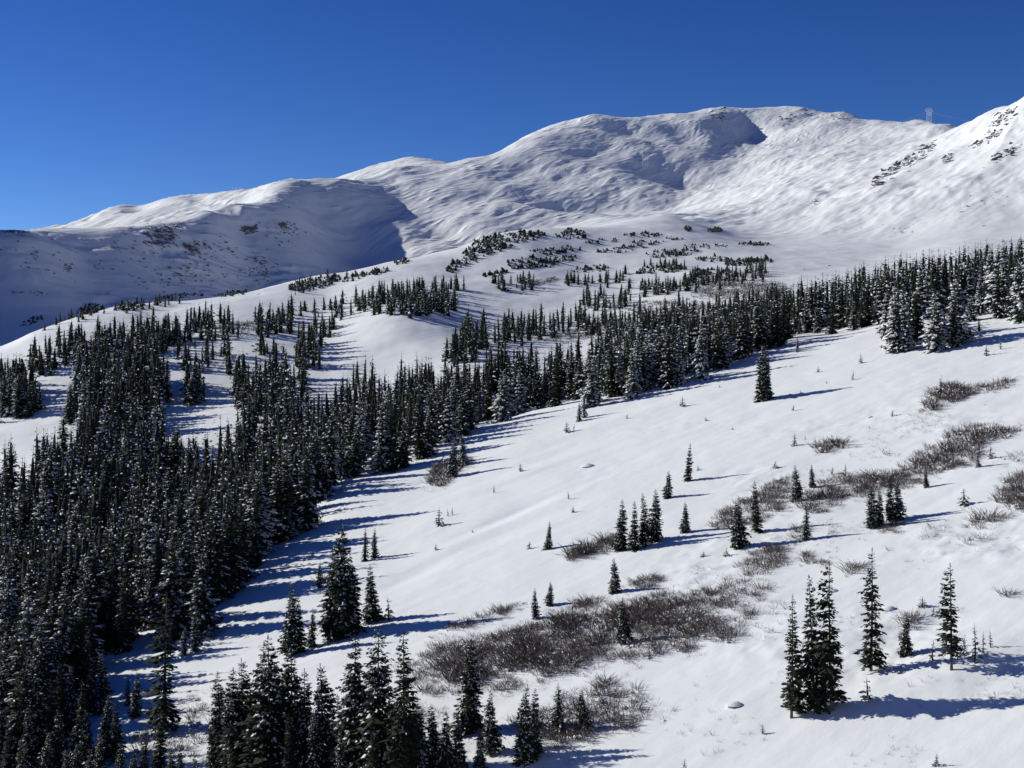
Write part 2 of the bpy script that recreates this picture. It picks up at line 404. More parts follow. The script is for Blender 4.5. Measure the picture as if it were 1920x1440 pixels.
# ------------------------------------------------------------------ terrain mesh
GRID = {}
def build_terrain():
    pxs = np.concatenate([np.linspace(-160, 2080, 480)])
    th_in = np.arctan2(pxs - 960, F)
    wide = np.linspace(th_in[-1], math.radians(62), 34)[1:]
    back = np.linspace(math.radians(62), math.pi, 22)[1:]
    th = np.concatenate([-back[::-1], np.linspace(-math.radians(62), th_in[0], 34)[:-1], th_in, wide, back])
    ys = np.concatenate([np.exp(np.linspace(math.log(1.5), math.log(70), 18))[:-1], np.exp(np.linspace(math.log(70), math.log(3720), 740)), np.exp(np.linspace(math.log(3720), math.log(7000), 12))[1:]])
    TH, R = np.meshgrid(th, ys)
    cosl = np.maximum(np.cos(TH), math.cos(math.radians(62)))
    R = R / cosl
    X = R * np.sin(TH); Y = R * np.cos(TH)
    Z = height(X, Y)
    nr, nc = X.shape
    c0 = int(np.argmin(np.abs(th - th_in[0]))); r0 = int(np.argmin(np.abs(ys - 70)))
    GRID.update(px=pxs, ld=np.log(ys[r0:]), d=ys[r0:], py=720 - F * Z[r0:, c0:c0 + len(pxs)] / Y[r0:, c0:c0 + len(pxs)])
    V = np.stack([X, Y, Z], -1).reshape(-1, 3)
    # smooth normals of the whole sheet, so that its pieces meet without a seam
    dr = np.gradient(np.stack([X, Y, Z], -1), axis=0); dc = np.gradient(np.stack([X, Y, Z], -1), axis=1)
    N = np.cross(dc, dr); N /= np.linalg.norm(N, axis=-1, keepdims=True) + 1e-12
    N[N[..., 2] < 0] *= -1
    N = N.reshape(-1, 3)
    PX = 960 + F * X / np.maximum(Y, 1)
    bare = bare_mask(X, Y, Z, N.reshape(nr, nc, 3)).reshape(-1)
    carved = (sstep(850, 1300, Y) * (0.45 + 0.4 * sstep(-.2, .3, perlin(X / 140 + 3.1, Y / 170))) * (1 - .6 * sstep(.22, .27, X / np.maximum(Y, 1)))).reshape(-1)
    I = np.arange(nr * nc).reshape(nr, nc)
    Q = np.stack([I[:-1, :-1], I[:-1, 1:], I[1:, 1:], I[1:, :-1]], -1)
    # which landform each cell belongs to
    cY = (Y[:-1, :-1] + Y[1:, 1:]) / 2; cP = (PX[:-1, :-1] + PX[1:, 1:]) / 2
    crest = np.interp(cP, [-200, 150, 300, 450, 600, 750, 880, 1100, 1400, 1660, 1960], [215, 215, 225, 250, 280, 300, 305, 305, 325, 322, 315])
    rim = np.interp(cP, [-200, 0, 150, 300, 450, 600, 740, 880, 1100, 1250, 1500, 2000], [520, 520, 555, 600, 640, 670, 715, 750, 800, 880, 850, 760])
    zone = np.where(cY < crest, 0, np.where(cY < rim, 1, 2))
    east = cP > np.interp(cY, [0, 900, 1100, 1500, 1700, 2000, 2300, 7000], [400, 480, 560, 690, 700, 650, 600, 600])
    zone = np.where((zone == 2) & east, 3, zone)
    out = []
    for z, (nm, lab) in enumerate((('snow_slope', 'smooth sunlit snow slope rising from the bottom to the wooded shoulder'),
                                   ('snow_meadow', 'rolling snow meadow with scattered clumps of trees below the mountain'),
                                   ('shaded_ridge_hill', 'rocky snow ridge lying in blue shade with sunlit bumps behind it'),
                                   ('mountain', 'big windswept snow mountain under the blue sky'))):
        q = Q[zone == z]
        used = np.unique(q)
        mp = np.full(nr * nc, -1); mp[used] = np.arange(len(used))
        me = make_mesh(nm, V[used], mp[q][:, ::1], M_SNOW, smooth=True)
        a = me.attributes.new('bare', 'FLOAT', 'POINT'); a.data.foreach_set('value', bare[used].astype(np.float32))
        a = me.attributes.new('carved', 'FLOAT', 'POINT'); a.data.foreach_set('value', carved[used].astype(np.float32))
        me.normals_split_custom_set_from_vertices(N[used].astype(np.float32))
        o = link(nm, me); tag(o, lab, kind='structure')
        out.append(o)
    return out

def bare_mask(X, Y, Z, N):
    Yc = np.maximum(Y, 1.0)
    px = 960 + F * X / Yc; py = 720 - F * Z / Yc
    def blob(cx, cy, rx, ry, dmin, dmax, s=1.0):
        return s * np.exp(-(((px - cx) / rx) ** 2 + ((py - cy) / ry) ** 2)) * ((Y > dmin) & (Y < dmax))
    b = np.zeros_like(X)
    for a in ((300, 440, 60, 30, 1000, 1700, 1.0), (360, 465, 45, 25, 1000, 1700, .9), (210, 455, 30, 20, 1000, 1700, .7), (470, 430, 30, 14, 1000, 1800, .9), (530, 425, 25, 22, 1000, 1800, .8),
              (330, 510, 60, 25, 1000, 1700, .75), (490, 500, 40, 30, 1000, 1800, .8), (120, 500, 30, 14, 900, 1700, .8), (65, 478, 20, 14, 900, 1700, .8), (30, 435, 60, 10, 900, 1700, .9), (30, 548, 50, 8, 800, 1500, .7),
              (330, 555, 90, 12, 900, 1500, .55), (420, 375, 60, 10, 1400, 2300, .6), (210, 400, 30, 15, 1600, 2300, .6), (1345, 225, 60, 22, 2000, 2600, .55), (1470, 225, 30, 14, 2000, 2600, .5)):
        b = np.maximum(b, blob(*a))
    b = b + 0.25 * sstep(0.80, 0.62, N[..., 2]) * (Y > 900)
    return b
# ------------------------------------------------------------------ conifers
def conifer(seed, H, R, whorls, per, sprays, base=0.06, snow=0.4, lod=0, ragged=0.25, lean=0.0, flag=0.0, fat=1.0, core=0.0):
    """a subalpine spruce: returns needle, snow and trunk soups; stands at the origin"""
    rs = np.random.RandomState(seed)
    bend = (rs.uniform(-1, 1) * lean, rs.uniform(-1, 1) * lean)
    def axis(t):
        return np.array([bend[0] * t * t, bend[1] * t * t, t * H])
    nV, nF, sV, sF = [], [], [], []
    nb = sb = 0
    pa = rs.rand(4) * 6.28
    flagdir = -0.4
    for w in range(whorls):
        tw = base + (0.985 - base) * ((w + rs.uniform(-0.35, 0.35)) / whorls)
        tw = min(max(tw, base), 0.985)
        k = per if tw < 0.8 else max(3, per - 2)
        a0 = rs.rand() * 6.28
        whl = 1 + rs.uniform(-1, 1) * ragged * 0.7
        for j in range(k):
            if rs.rand() < ragged * 0.25: continue
            t = min(0.99, max(base * 0.7, tw + rs.uniform(-0.5, 0.5) / whorls))
            phi = a0 + j * 6.283 / k + rs.uniform(-0.35, 0.35)
            prof = (1 - t) ** 0.78 * (0.62 + 0.38 * min(1.0, (t + 0.06) / 0.22))
            env = 1 + 0.22 * math.sin(phi + pa[0] + 5 * t) + 0.15 * math.sin(2 * phi + pa[1] + 9 * t)
            L = R * prof * env * whl * rs.uniform(0.72, 1.18) + 0.012 * H
            if flag: L *= 1 + flag * math.cos(phi - flagdir)
            e0 = 0.55 * t ** 1.5 - 0.16 + rs.uniform(-0.14, 0.14)
            droop = 0.42 * (1 - t) ** 0.8 * rs.uniform(0.6, 1.3)
            p0 = axis(t)
            dh = np.array([math.cos(phi), math.sin(phi), 0]); sd = np.array([-dh[1], dh[0], 0])
            def P(s):
                return p0 + dh * (L * s) + np.array([0, 0, L * (e0 * s - droop * s * s + 0.22 * droop * s ** 4)])
            # needle sprays to either side of the limb
            S = sprays if L > 0.28 * R else max(2, sprays // 2)
            tb = []
            for q in range(S):
                s = 0.10 + 0.82 * (q + rs.rand()) / S
                side = 1 if (q & 1) else -1
                ang = side * rs.uniform(0.55, 1.15)
                l = L * (0.20 + 0.36 * (1 - s)) * rs.uniform(0.75, 1.3) + 0.008 * H
                tb.append((P(s), math.cos(ang) * dh + math.sin(ang) * sd + np.array([0, 0, rs.uniform(-0.62, 0.05)]), l, rs.uniform(0.22, 0.36) * fat))
            tb.append((P(0.80), dh + np.array([0, 0, e0 - 1.2 * droop]), L * 0.28, 0.35 * fat))
            for (b, dr, l, wd) in tb:
                dr = dr / (np.linalg.norm(dr) + 1e-9)
                cr = np.cross(dr, (0, 0, 1)); cr /= np.linalg.norm(cr) + 1e-9
                cr = cr + np.array([0, 0, rs.uniform(-0.7, 0.7)])
                m = b + dr * l * 0.5
                tip = b + dr * l + np.array([0, 0, -0.12 * l])
                sag = np.array([0, 0, -0.10 * l])
                nV += [b, m + cr * l * wd + sag, tip, m - cr * l * wd + sag]
                nF += [(nb, nb + 1, nb + 2), (nb, nb + 2, nb + 3)]
                nb += 4
                if lod <= 1 and snow > 0.25 and rs.rand() < snow * 0.42:
                    up = np.array([0, 0, 0.06 * l + 0.022])
                    c2 = np.cross(dr, (0, 0, 1)); c2 /= np.linalg.norm(c2) + 1e-9
                    f = rs.uniform(0.55, 0.95); w2 = wd * f * 0.95
                    sV += [b + dr * l * 0.2 + up * .6, m + c2 * l * w2 + sag, m + up * 2.1, m - c2 * l * w2 + sag, tip - dr * l * (1 - f) + up * .5]
                    sF += [(sb, sb + 1, sb + 2), (sb, sb + 2, sb + 3), (sb + 1, sb + 4, sb + 2), (sb + 2, sb + 4, sb + 3)]
                    sb += 5
            # pad of snow lying along the limb
            if rs.rand() < min(1.0, snow * 1.25) * (0.55 + 0.45 * (1 - t)):
                st = ((0.35, 0.62, 0.86, 1.0), (0.4, 0.75, 1.0), (0.6, 1.04))[lod]
                wmax = L * rs.uniform(0.06, 0.15) * (0.6 + 0.8 * snow) + 0.010
                hmax = (0.05 + 0.05 * L) * rs.uniform(0.7, 1.6) * (0.5 + snow)
                if lod == 2: wmax *= 1.5; hmax *= 1.3
                if lod == 0:
                    s0 = rs.uniform(.25, .62); st = (s0, s0 + .13, s0 + .25, s0 + .36); wmax *= .72; hmax *= .85
                ring = []
                for i, s in enumerate(st):
                    c = P(s) + np.array([0, 0, 0.01]); g = math.sin(math.pi * (0.16 + 0.74 * i / (len(st) - 1)) if lod < 2 else 1.2)
                    ww = wmax * g * rs.uniform(0.7, 1.25); hh = hmax * g * rs.uniform(0.7, 1.3)
                    sV += [c - sd * ww - np.array([0, 0, 0.35 * ww]), c + np.array([0, 0, hh]), c + sd * ww - np.array([0, 0, 0.35 * ww])]
                    ring.append(sb); sb += 3
                for a, b2 in zip(ring[:-1], ring[1:]):
                    for o in (0, 1):
                        sF += [(a + o, b2 + o, b2 + o + 1), (a + o, b2 + o + 1, a + o + 1)]
                sF += [(ring[0], ring[0] + 1, ring[0] + 2), (ring[-1], ring[-1] + 2, ring[-1] + 1)]
    if core > 0:
        nk = 6 if lod < 2 else 4; rows = [base + (0.86 - base) * k / nk for k in range(nk + 1)]; sd6 = 6 if lod < 2 else 5; r0 = nb
        for k, t in enumerate(rows):
            c = axis(t)
            for j in range(sd6):
                a = 6.283 * (j + .5 * (k & 1)) / sd6
                q = core * R * ((1 - t) ** .85) * rs.uniform(.65, 1.2) + .01
                nV.append(c + np.array([math.cos(a) * q, math.sin(a) * q, -rs.uniform(0, .035) * H])); nb += 1
        for k in range(nk):
            for j in range(sd6):
                a, b = r0 + k * sd6 + j, r0 + k * sd6 + (j + 1) % sd6
                nF += [(a, b, b + sd6), (a, b + sd6, a + sd6)]
    # leader
    c = axis(0.955)
    for j in range(5):
        ph = j * 1.26; dr = np.array([math.cos(ph) * 0.10, math.sin(ph) * 0.10, 1.0]); l = 0.045 * H
        cr = np.array([-math.sin(ph), math.cos(ph), 0])
        nV += [c, c + dr * l * .4 + cr * 0.0035 * H, c + dr * l, c + dr * l * .4 - cr * 0.0035 * H]
        nF += [(nb, nb + 1, nb + 2), (nb, nb + 2, nb + 3)]; nb += 4
    rt = 0.011 * H + 0.03
    ts = (0.0, 0.04, 0.35, 0.7, 0.97) if lod == 0 else (0.0, 0.5, 0.97)
    tp = [axis(t) for t in ts]; tp[0] = tp[0] - np.array([0, 0, 0.6])
    tr = [rt * (1.25 if i == 0 else 1.0) * (1 - 0.9 * t) for i, t in enumerate(ts)]
    T = tube(tp, tr, 7 if lod == 0 else 4)
    return (np.array(nV), np.array(nF)), (np.array(sV).reshape(-1, 3), np.array(sF, int).reshape(-1, 3)), T

class Kind:
    """one conifer form: three meshes shared by all trees of that form"""
    def __init__(self, name, seed, H, R, *a, **k):
        self.H = H; self.R = R
        self.needles, self.snow, self.trunk = conifer(seed, H, R, *a, **k)
        self.mn = self.ms = self.mt = None
        self.snowiness = k.get('snow', 0.4)
    def meshes(self):
        if self.mn is None:
            self.mn = make_mesh('crown', *self.needles, M_NEEDLE)
            self.ms = make_mesh('snow_load', *self.snow, M_LOAD, smooth=True) if len(self.snow[0]) else None
            self.mt = make_mesh('trunk', *self.trunk, M_BARK, smooth=True)
        return self.mn, self.ms, self.mt

NEAR, MID, FAR, FROST, SAP = [], [], [], [], []
for i in range(11):    # foreground trees, a few hundred boughs each
    NEAR.append(Kind('near', 100 + i, 12.0, [1.5, 1.8, 1.25, 1.95, 1.45, 2.15, 1.45, 1.6, 1.85, 1.5, 1.7][i], [36, 34, 34, 36, 30, 34, 36, 34, 35, 29, 30][i], [7, 7, 7, 7, 6, 7, 7, 7, 7, 6, 6][i], [8, 9, 7, 9, 7, 9, 8, 7, 9, 7, 8][i],
                     base=[.05, .03, .09, .03, .08, .02, .05, .10, .04, .17, .06][i], snow=[.10, .28, .05, .32, .08, .38, .16, .08, .36, .08, .25][i], lod=0, ragged=[.35, .3, .45, .3, .5, .3, .35, .55, .35, .5, .6][i], lean=[.3, .3, .5, .2, .4, .25, .4, .6, .3, .45, .7][i], flag=[.1, .1, .3, 0, .2, 0, .1, .4, .15, .25, .3][i]))
for i in range(8):
    MID.append(Kind('mid', 200 + i, 11.0, [1.45, 1.65, 1.25, 1.8, 1.55, 1.35, 1.7, 1.5][i], 27, 7, 5, base=.02, snow=[.2, .34, .14, .42, .26, .18, .36, .48][i], lod=1, ragged=.22, lean=.2, fat=1.3, core=.38))
for i in range(5):
    FROST.append(Kind('frost', 300 + i, 10.0, [1.5, 1.75, 1.4, 1.9, 1.6][i], 24, 6, 6, base=.02, snow=[.85, .95, .8, 1.0, .9][i], lod=1, ragged=.3, lean=.25, core=.4))
for i in range(6):
    FAR.append(Kind('far', 400 + i, 8.0, [1.25, 1.5, 1.15, 1.65, 1.3, 1.4][i], 10, 5, 2, base=.0, snow=[.22, .4, .15, .5, .3, .42][i], lod=2, ragged=.3, lean=.25, fat=2.1, core=.47))
for i in range(5):
    SAP.append(Kind('sap', 500 + i, 2.4, [.5, .66, .44, .6, .72][i], 10, 5, 4, base=.05, snow=[.35, .5, .25, .6, .8][i], lod=1, ragged=.5, lean=.25, core=.16, fat=1.35))

def ground_hit(px, py, dmin=70.0, dmax=3600.0):
    """first point of the terrain met along a bearing: (X, Y, Z)"""
    gx = GRID['px']; c = min(max((px - gx[0]) / (gx[1] - gx[0]), 0), len(gx) - 1.001); k = int(c); f = c - k
    v = GRID['py'][:, k] * (1 - f) + GRID['py'][:, k + 1] * f
    d = GRID['d']
    a, b = np.searchsorted(d, dmin), np.searchsorted(d, dmax)
    w = v[a:b]
    i = int(np.argmax(w <= py))
    if w[i] > py: return None
    if i == 0: dd = d[a]
    else:
        t = (w[i - 1] - py) / max(w[i - 1] - w[i], 1e-9); dd = d[a + i - 1] + t * (d[a + i] - d[a + i - 1])
    row = np.interp(dd, d, v)
    return dd * (px - 960) / F, float(dd), float(dd * (720 - row) / F)
def ground_z(X, Y):
    """terrain height from the built sheet"""
    gx = GRID['px']; px = 960 + F * X / Y
    c = np.clip((px - gx[0]) / (gx[1] - gx[0]), 0, len(gx) - 1.001); k = c.astype(int); f = c - k
    ld = GRID['ld'][:740]; r = np.clip((np.log(Y) - ld[0]) / (ld[1] - ld[0]), 0, len(ld) - 2.001); m = r.astype(int); g = r - m
    P = GRID['py']
    row = (P[m, k] * (1 - f) + P[m, k + 1] * f) * (1 - g) + (P[m + 1, k] * (1 - f) + P[m + 1, k + 1] * f) * g
    return Y * (720 - row) / F

RS = np.random.RandomState(11)
TREES = []        # dicts: x y z h kind width rot label group
def add_tree(x, y, z, h, kind, width=1.0, label=None, group=None, name='spruce_tree', keep=False):
    TREES.append(dict(x=x, y=y, z=z, h=h, kind=kind, w=width, rot=RS.rand() * 6.28, label=label, group=group, name=name, keep=keep))
def stand(px, top, base, kind, label=None, group=None, width=1.0, name='spruce_tree', dmin=70.0):
    """a tree one can single out, from where its foot and tip are seen"""
    g = ground_hit(px, base, dmin)
    if g is None: return
    add_tree(g[0], g[1], g[2], (base - top) * g[1] / F, kind, width, label, group, name, keep=True)
# ---- single trees of the open slope and the foreground: column, tip row, foot row, form
N, MD, FR, SP = NEAR, MID, FROST, SAP
GF = 'spruces in the clump along the bottom edge'
SINGLE = [
 (1484, 1113, 1346, N[2], 'dark spruce, outermost toward the willows of the three tall trees standing together at lower right', .9),
 (1528, 1076, 1332, N[0], 'tall spruce in the middle of the three standing together on the lower right snow', .85),
 (1560, 1050, 1333, N[7], 'tallest ragged spruce of the three together, long limbs on its uphill side', .95),
 (1633, 1027, 1258, N[4], 'tall slender spruce with open limbs standing just uphill of the group of three', 1.0),
 (1698, 1146, 1228, N[5], 'short bushy snow-dusted spruce between two taller lone trees at lower right', 1.0),
 (1784, 1054, 1256, N[9], 'tall lone spruce with a bare lower trunk near the lower right edge', 1.05),
 (1748, 1198, 1240, SP[0], 'small spruce close beside the bare-trunked lone tree', 1.0),
 (1807, 1190, 1226, SP[1], 'small dark sapling just behind the bare-trunked lone tree', 1.0),
 (1828, 1166, 1243, SP[2], 'thin sparse sapling, tallest of the three saplings past the lone tree', .8),
 (1843, 1182, 1226, SP[0], 'thin sapling, middle one of the three saplings past the lone tree', .8),
 (1857, 1178, 1213, SP[2], 'spindly bare sapling, outermost of the three past the lone tree', .8),
 (1627, 1268, 1312, SP[3], 'snow-covered sapling below the tall slender spruce', 1.2),
 (1493, 872, 940, N[5], 'pointed dark spruce rising out of the willows halfway up the right slope', 1.1),
 (1522, 870, 914, N[1], 'small spruce just uphill of the pointed one in the willows', 1.1),
 (1417, 900, 998, N[6], 'slim spruce with a spire top at the lower end of the willow patch', 1.0),
 (1384, 932, 1026, N[5], 'broad dark spruce at the lower end of the long willow patch', 1.15),
 (1512, 944, 1012, MD[7], 'snowy spruce at the lower rim of the long willow patch', 1.2),
 (1634, 905, 990, N[3], 'snow-flecked spruce, lowest of the tight group of four on the right slope', 1.1),
 (1651, 912, 985, N[1], 'slim spruce second from below in the tight group of four on the right slope', .9),
 (1668, 892, 978, N[0], 'dark spruce, third and tallest of the tight group of four on the right slope', 1.1),
 (1684, 897, 974, N[5], 'broad spruce, uppermost of the tight group of four on the right slope', 1.0),
 (1737, 878, 914, N[3], 'small lone spruce below the big brush patch on the right slope', 1.1),
 (1585, 868, 894, SP[0], 'tiny sapling standing alone above the brush on the right slope', 1.0),
 (1490, 811, 836, SP[1], 'tiny lone sapling high on the smooth snow slope beside a round shrub', 1.0),
 (1857, 835, 860, SP[4], 'small spruce at the uphill rim of the big brush patch', 1.1),
 (1833, 842, 876, FR[0], 'little snow-laden spruce in the big brush patch', 1.2),
 (1808, 914, 946, SP[4], 'sapling half buried in snow on the right slope', 1.4),
 (1291, 830, 902, N[6], 'lone spruce in the middle of the smooth slope with a long thin shadow', 1.0),
 (1251, 882, 934, N[5], 'small lone spruce downhill of the one with the long thin shadow', 1.1),
 (1285, 940, 998, N[3], 'spruce at the uphill end of the row of dark trees on the open slope', 1.1),
 (1166, 935, 1032, N[1], 'first and lowest of the row of four dark spruces on the open slope', 1.05),
 (1190, 939, 1031, N[6], 'second of the row of four dark spruces on the open slope', 1.1),
 (1210, 924, 1024, N[0], 'third of the row of four dark spruces on the open slope', 1.1),
 (1229, 916, 1014, N[3], 'last and tallest of the row of four dark spruces on the open slope', 1.1),
 (1030, 977, 1029, N[1], 'lone slim spruce on the open slope below the small stumps', 1.0),
 (1152, 1045, 1112, N[5], 'dark cone-shaped spruce at the top rim of the willow thicket', 1.1),
 (1170, 1118, 1205, N[3], 'bushy spruce standing inside the willow thicket', 1.15),
 (1003, 1102, 1160, MD[7], 'small snowy spruce at the upper rim of the willow thicket', 1.3),
 (1031, 1090, 1135, N[5], 'little spruce with snow at its foot behind the thicket rim', 1.2),
 (823, 950, 986, SP[1], 'low bushy spruce on the open slope beside two thin saplings', 1.1),
 (840, 953, 968, SP[2], 'thin sapling next to the low bushy spruce on the open slope', 1.0),
 (848, 950, 965, SP[0], 'second thin sapling next to the low bushy spruce on the open slope', 1.0),
 (684, 988, 1052, MD[2], 'narrow spruce, nearer the big trio, of a pair on the open slope', 1.1),
 (702, 988, 1046, MD[0], 'narrow spruce, uphill one of a pair on the open slope', 1.1),
 (693, 1058, 1168, N[1], 'dark spruce just uphill of the tallest clump of the central slope', 1.15),
 (640, 977, 1196, N[3], 'tallest spruce of the clump at the foot of the central slope', 1.05),
 (622, 1035, 1198, N[1], 'spruce on the downhill side of the tallest clump of the central slope', 1.0),
 (659, 1040, 1186, N[8], 'spruce on the uphill side of the tallest clump of the central slope', 1.0),
 (729, 1117, 1162, SP[3], 'small sapling in the shadow of the tallest clump of the central slope', 1.0),
 (598, 1052, 1102, MD[1], 'small spruce at the edge of the forest shade above the tallest clump', 1.2),
 (549, 1092, 1226, N[1], 'tall narrow spruce downhill of the tallest clump', 1.0),
 (563, 1110, 1224, N[6], 'second narrow spruce leaning close to the one downhill of the tallest clump', .9),
 (585, 1140, 1212, MD[4], 'small pointed spruce between the narrow pair and the tallest clump', 1.2),
 (1430, 644, 752, N[8], 'dense lone double-topped spruce with a long shadow on the upper slope', 1.0),
 (1438, 652, 748, N[3], 'second stem of the double spruce on the upper slope', .9),
 (1086, 752, 790, FR[1], 'small frosted spruce at the lower end of the frosted stand', 1.1),
 (1096, 735, 783, FR[0], 'frosted narrow spruce at the lower tip of the frosted stand', 1.0),
 (1063, 789, 811, SP[1], 'ragged little spruce on the slope below the frosted stand', 1.3),
 (1076, 794, 808, SP[2], 'tiny sapling beside the ragged little spruce below the frosted stand', 1.0),
 (1280, 742, 762, SP[1], 'small spruce at the edge of the shoulder forest shadow', 1.2),
 (1495, 630, 660, FR[2], 'small frosted spruce standing alone under the shoulder forest', 1.1),
 (1615, 662, 681, SP[3], 'little snowy spruce alone on the upper right slope', 1.1),
 (1599, 694, 712, SP[2], 'thin sapling alone on the upper right slope below the little snowy spruce', 1.0),
 (1534, 686, 698, SP[4], 'low snow-laden sapling on the upper slope past the double spruce', 1.2),
 (1850, 640, 667, SP[3], 'small spruce on the upper right slope below the forest', 1.0),
 (1876, 632, 655, SP[0], 'tiny spruce below the forest at the upper right slope', 1.0),
 (926, 908, 924, SP[2], 'tiny bare sapling alone in the middle of the central slope', 1.0),
 (976, 868, 884, SP[1], 'squat little spruce alone on the central slope', 1.4),
 (1066, 920, 936, SP[0], 'tiny sapling on the central slope above a second one', 1.0),
 (1074, 948, 961, SP[4], 'squat snowy sapling, lower one of two on the central slope', 1.3),
 (850, 818, 893, N[5], 'dark spruce growing out of the shrub at the edge of the shoulder forest', 1.0),
 (868, 812, 872, MD[3], 'spruce uphill of the shrub at the edge of the shoulder forest', 1.2),
 (1282, 1422, 1452, SP[4], 'snow-capped spruce top poking up at the bottom edge', 1.2),
 (1755, 1410, 1436, SP[1], 'tip of a small spruce just above the bottom snow edge', 1.0),
 (1764, 703, 745, SP[1], 'small spruce on top of the brushy mound at the right edge slope', .9),
 (876, 1196, 1375, N[3], 'full dark spruce standing alone against the willow thicket', 1.1),
 (310, 1108, 1372, N[4], 'tall open spruce standing out against the sunlit corridor at lower left', 1.1),
 (365, 1148, 1222, MD[6], 'small spruce at the shaded forest foot beside the tall open spruce', 1.2),
 (345, 1175, 1228, MD[3], 'little spruce at the shaded forest foot uphill of the tall open spruce', 1.2),
 (920, 1295, 1412, N[5], 'snowy spruce right of the full dark spruce at the bottom', 1.0),
 (982, 1282, 1432, N[8], 'snow-laden spruce at the edge of the bottom thicket', 1.0),
 (1048, 1280, 1372, MD[6], 'slim spruce inside the lower willow brush', 1.2),
 (1092, 1290, 1368, N[5], 'bushy snow-flecked spruce inside the lower willow brush', 1.1),
 (1000, 1290, 1420, N[3], 'spruce pressed against the snow-laden one at the bottom thicket', .9),
 (255, 1258, 1345, N[1], 'small spruce on the snow strip in front of the left forest', 1.0),
 (241, 1268, 1322, MD[1], 'little spruce behind the small one on the snow strip before the left forest', 1.1),
 (192, 1222, 1335, N[8], 'bushy spruce at the mouth of the snow strip beside the left forest', 1.1),
 (172, 1232, 1338, N[3], 'spruce doubled with the bushy one at the mouth of the snow strip', 1.0),
]
def build_singles():
    for (px, top, base, k, lab, w) in SINGLE:
        stand(px, top, base, k, lab, None, w)
    # front clump along the bottom edge
    for (px, top, base) in ((415, 1258, 1440), (437, 1250, 1452), (456, 1232, 1442), (486, 1200, 1450), (507, 1190, 1462), (528, 1262, 1440), (548, 1210, 1430), (572, 1252, 1445), (606, 1240, 1440),
                            (632, 1300, 1455), (665, 1185, 1452), (688, 1262, 1445), (711, 1175, 1462), (735, 1250, 1470), (757, 1180, 1480), (785, 1300, 1470), (812, 1318, 1442), (838, 1330, 1452),
                            (590, 1330, 1470), (540, 1340, 1480), (470, 1345, 1480), (400, 1350, 1480), (640, 1370, 1500), (700, 1360, 1500), (860, 1345, 1440), (440, 1390, 1520), (900, 1362, 1450),
                            (220, 1310, 1428), (165, 1330, 1450), (122, 1318, 1450), (95, 1275, 1450), (60, 1240, 1450), (28, 1215, 1460), (0, 1290, 1480), (190, 1372, 1480), (270, 1375, 1460), (300, 1330, 1440),
                            (340, 1392, 1490), (130, 1245, 1370), (80, 1190, 1380), (40, 1170, 1370), (105, 1180, 1330), (10, 1150, 1350), (145, 1392, 1500), (250, 1402, 1500), (20, 1080, 1290), (62, 1110, 1300), (-15, 1120, 1300), (48, 1060, 1240), (98, 1120, 1280), (5, 1030, 1210), (110, 1330, 1470), (55, 1320, 1480), (15, 1360, 1500), (90, 1370, 1500), (75, 1020, 1190), (140, 1130, 1300), (160, 1180, 1330), (30, 1260, 1420), (70, 1290, 1440), (110, 1240, 1400), (150, 1270, 1420), (5, 1230, 1400), (45, 1380, 1520), (170, 1400, 1530), (125, 1400, 1530), (200, 1300, 1420), (225, 1390, 1510), (85, 1150, 1330), (360, 1410, 1520), (320, 1400, 1520)):
        g = ground_hit(px, base)
        if g is None: continue
        add_tree(g[0], g[1], g[2], (base - top) * g[1] / F, N[(0, 1, 3, 5, 6, 8, 10)[RS.randint(7)]], RS.uniform(.92, 1.18), None, GF if px > 380 else 'spruces at the lower left corner', keep=True)

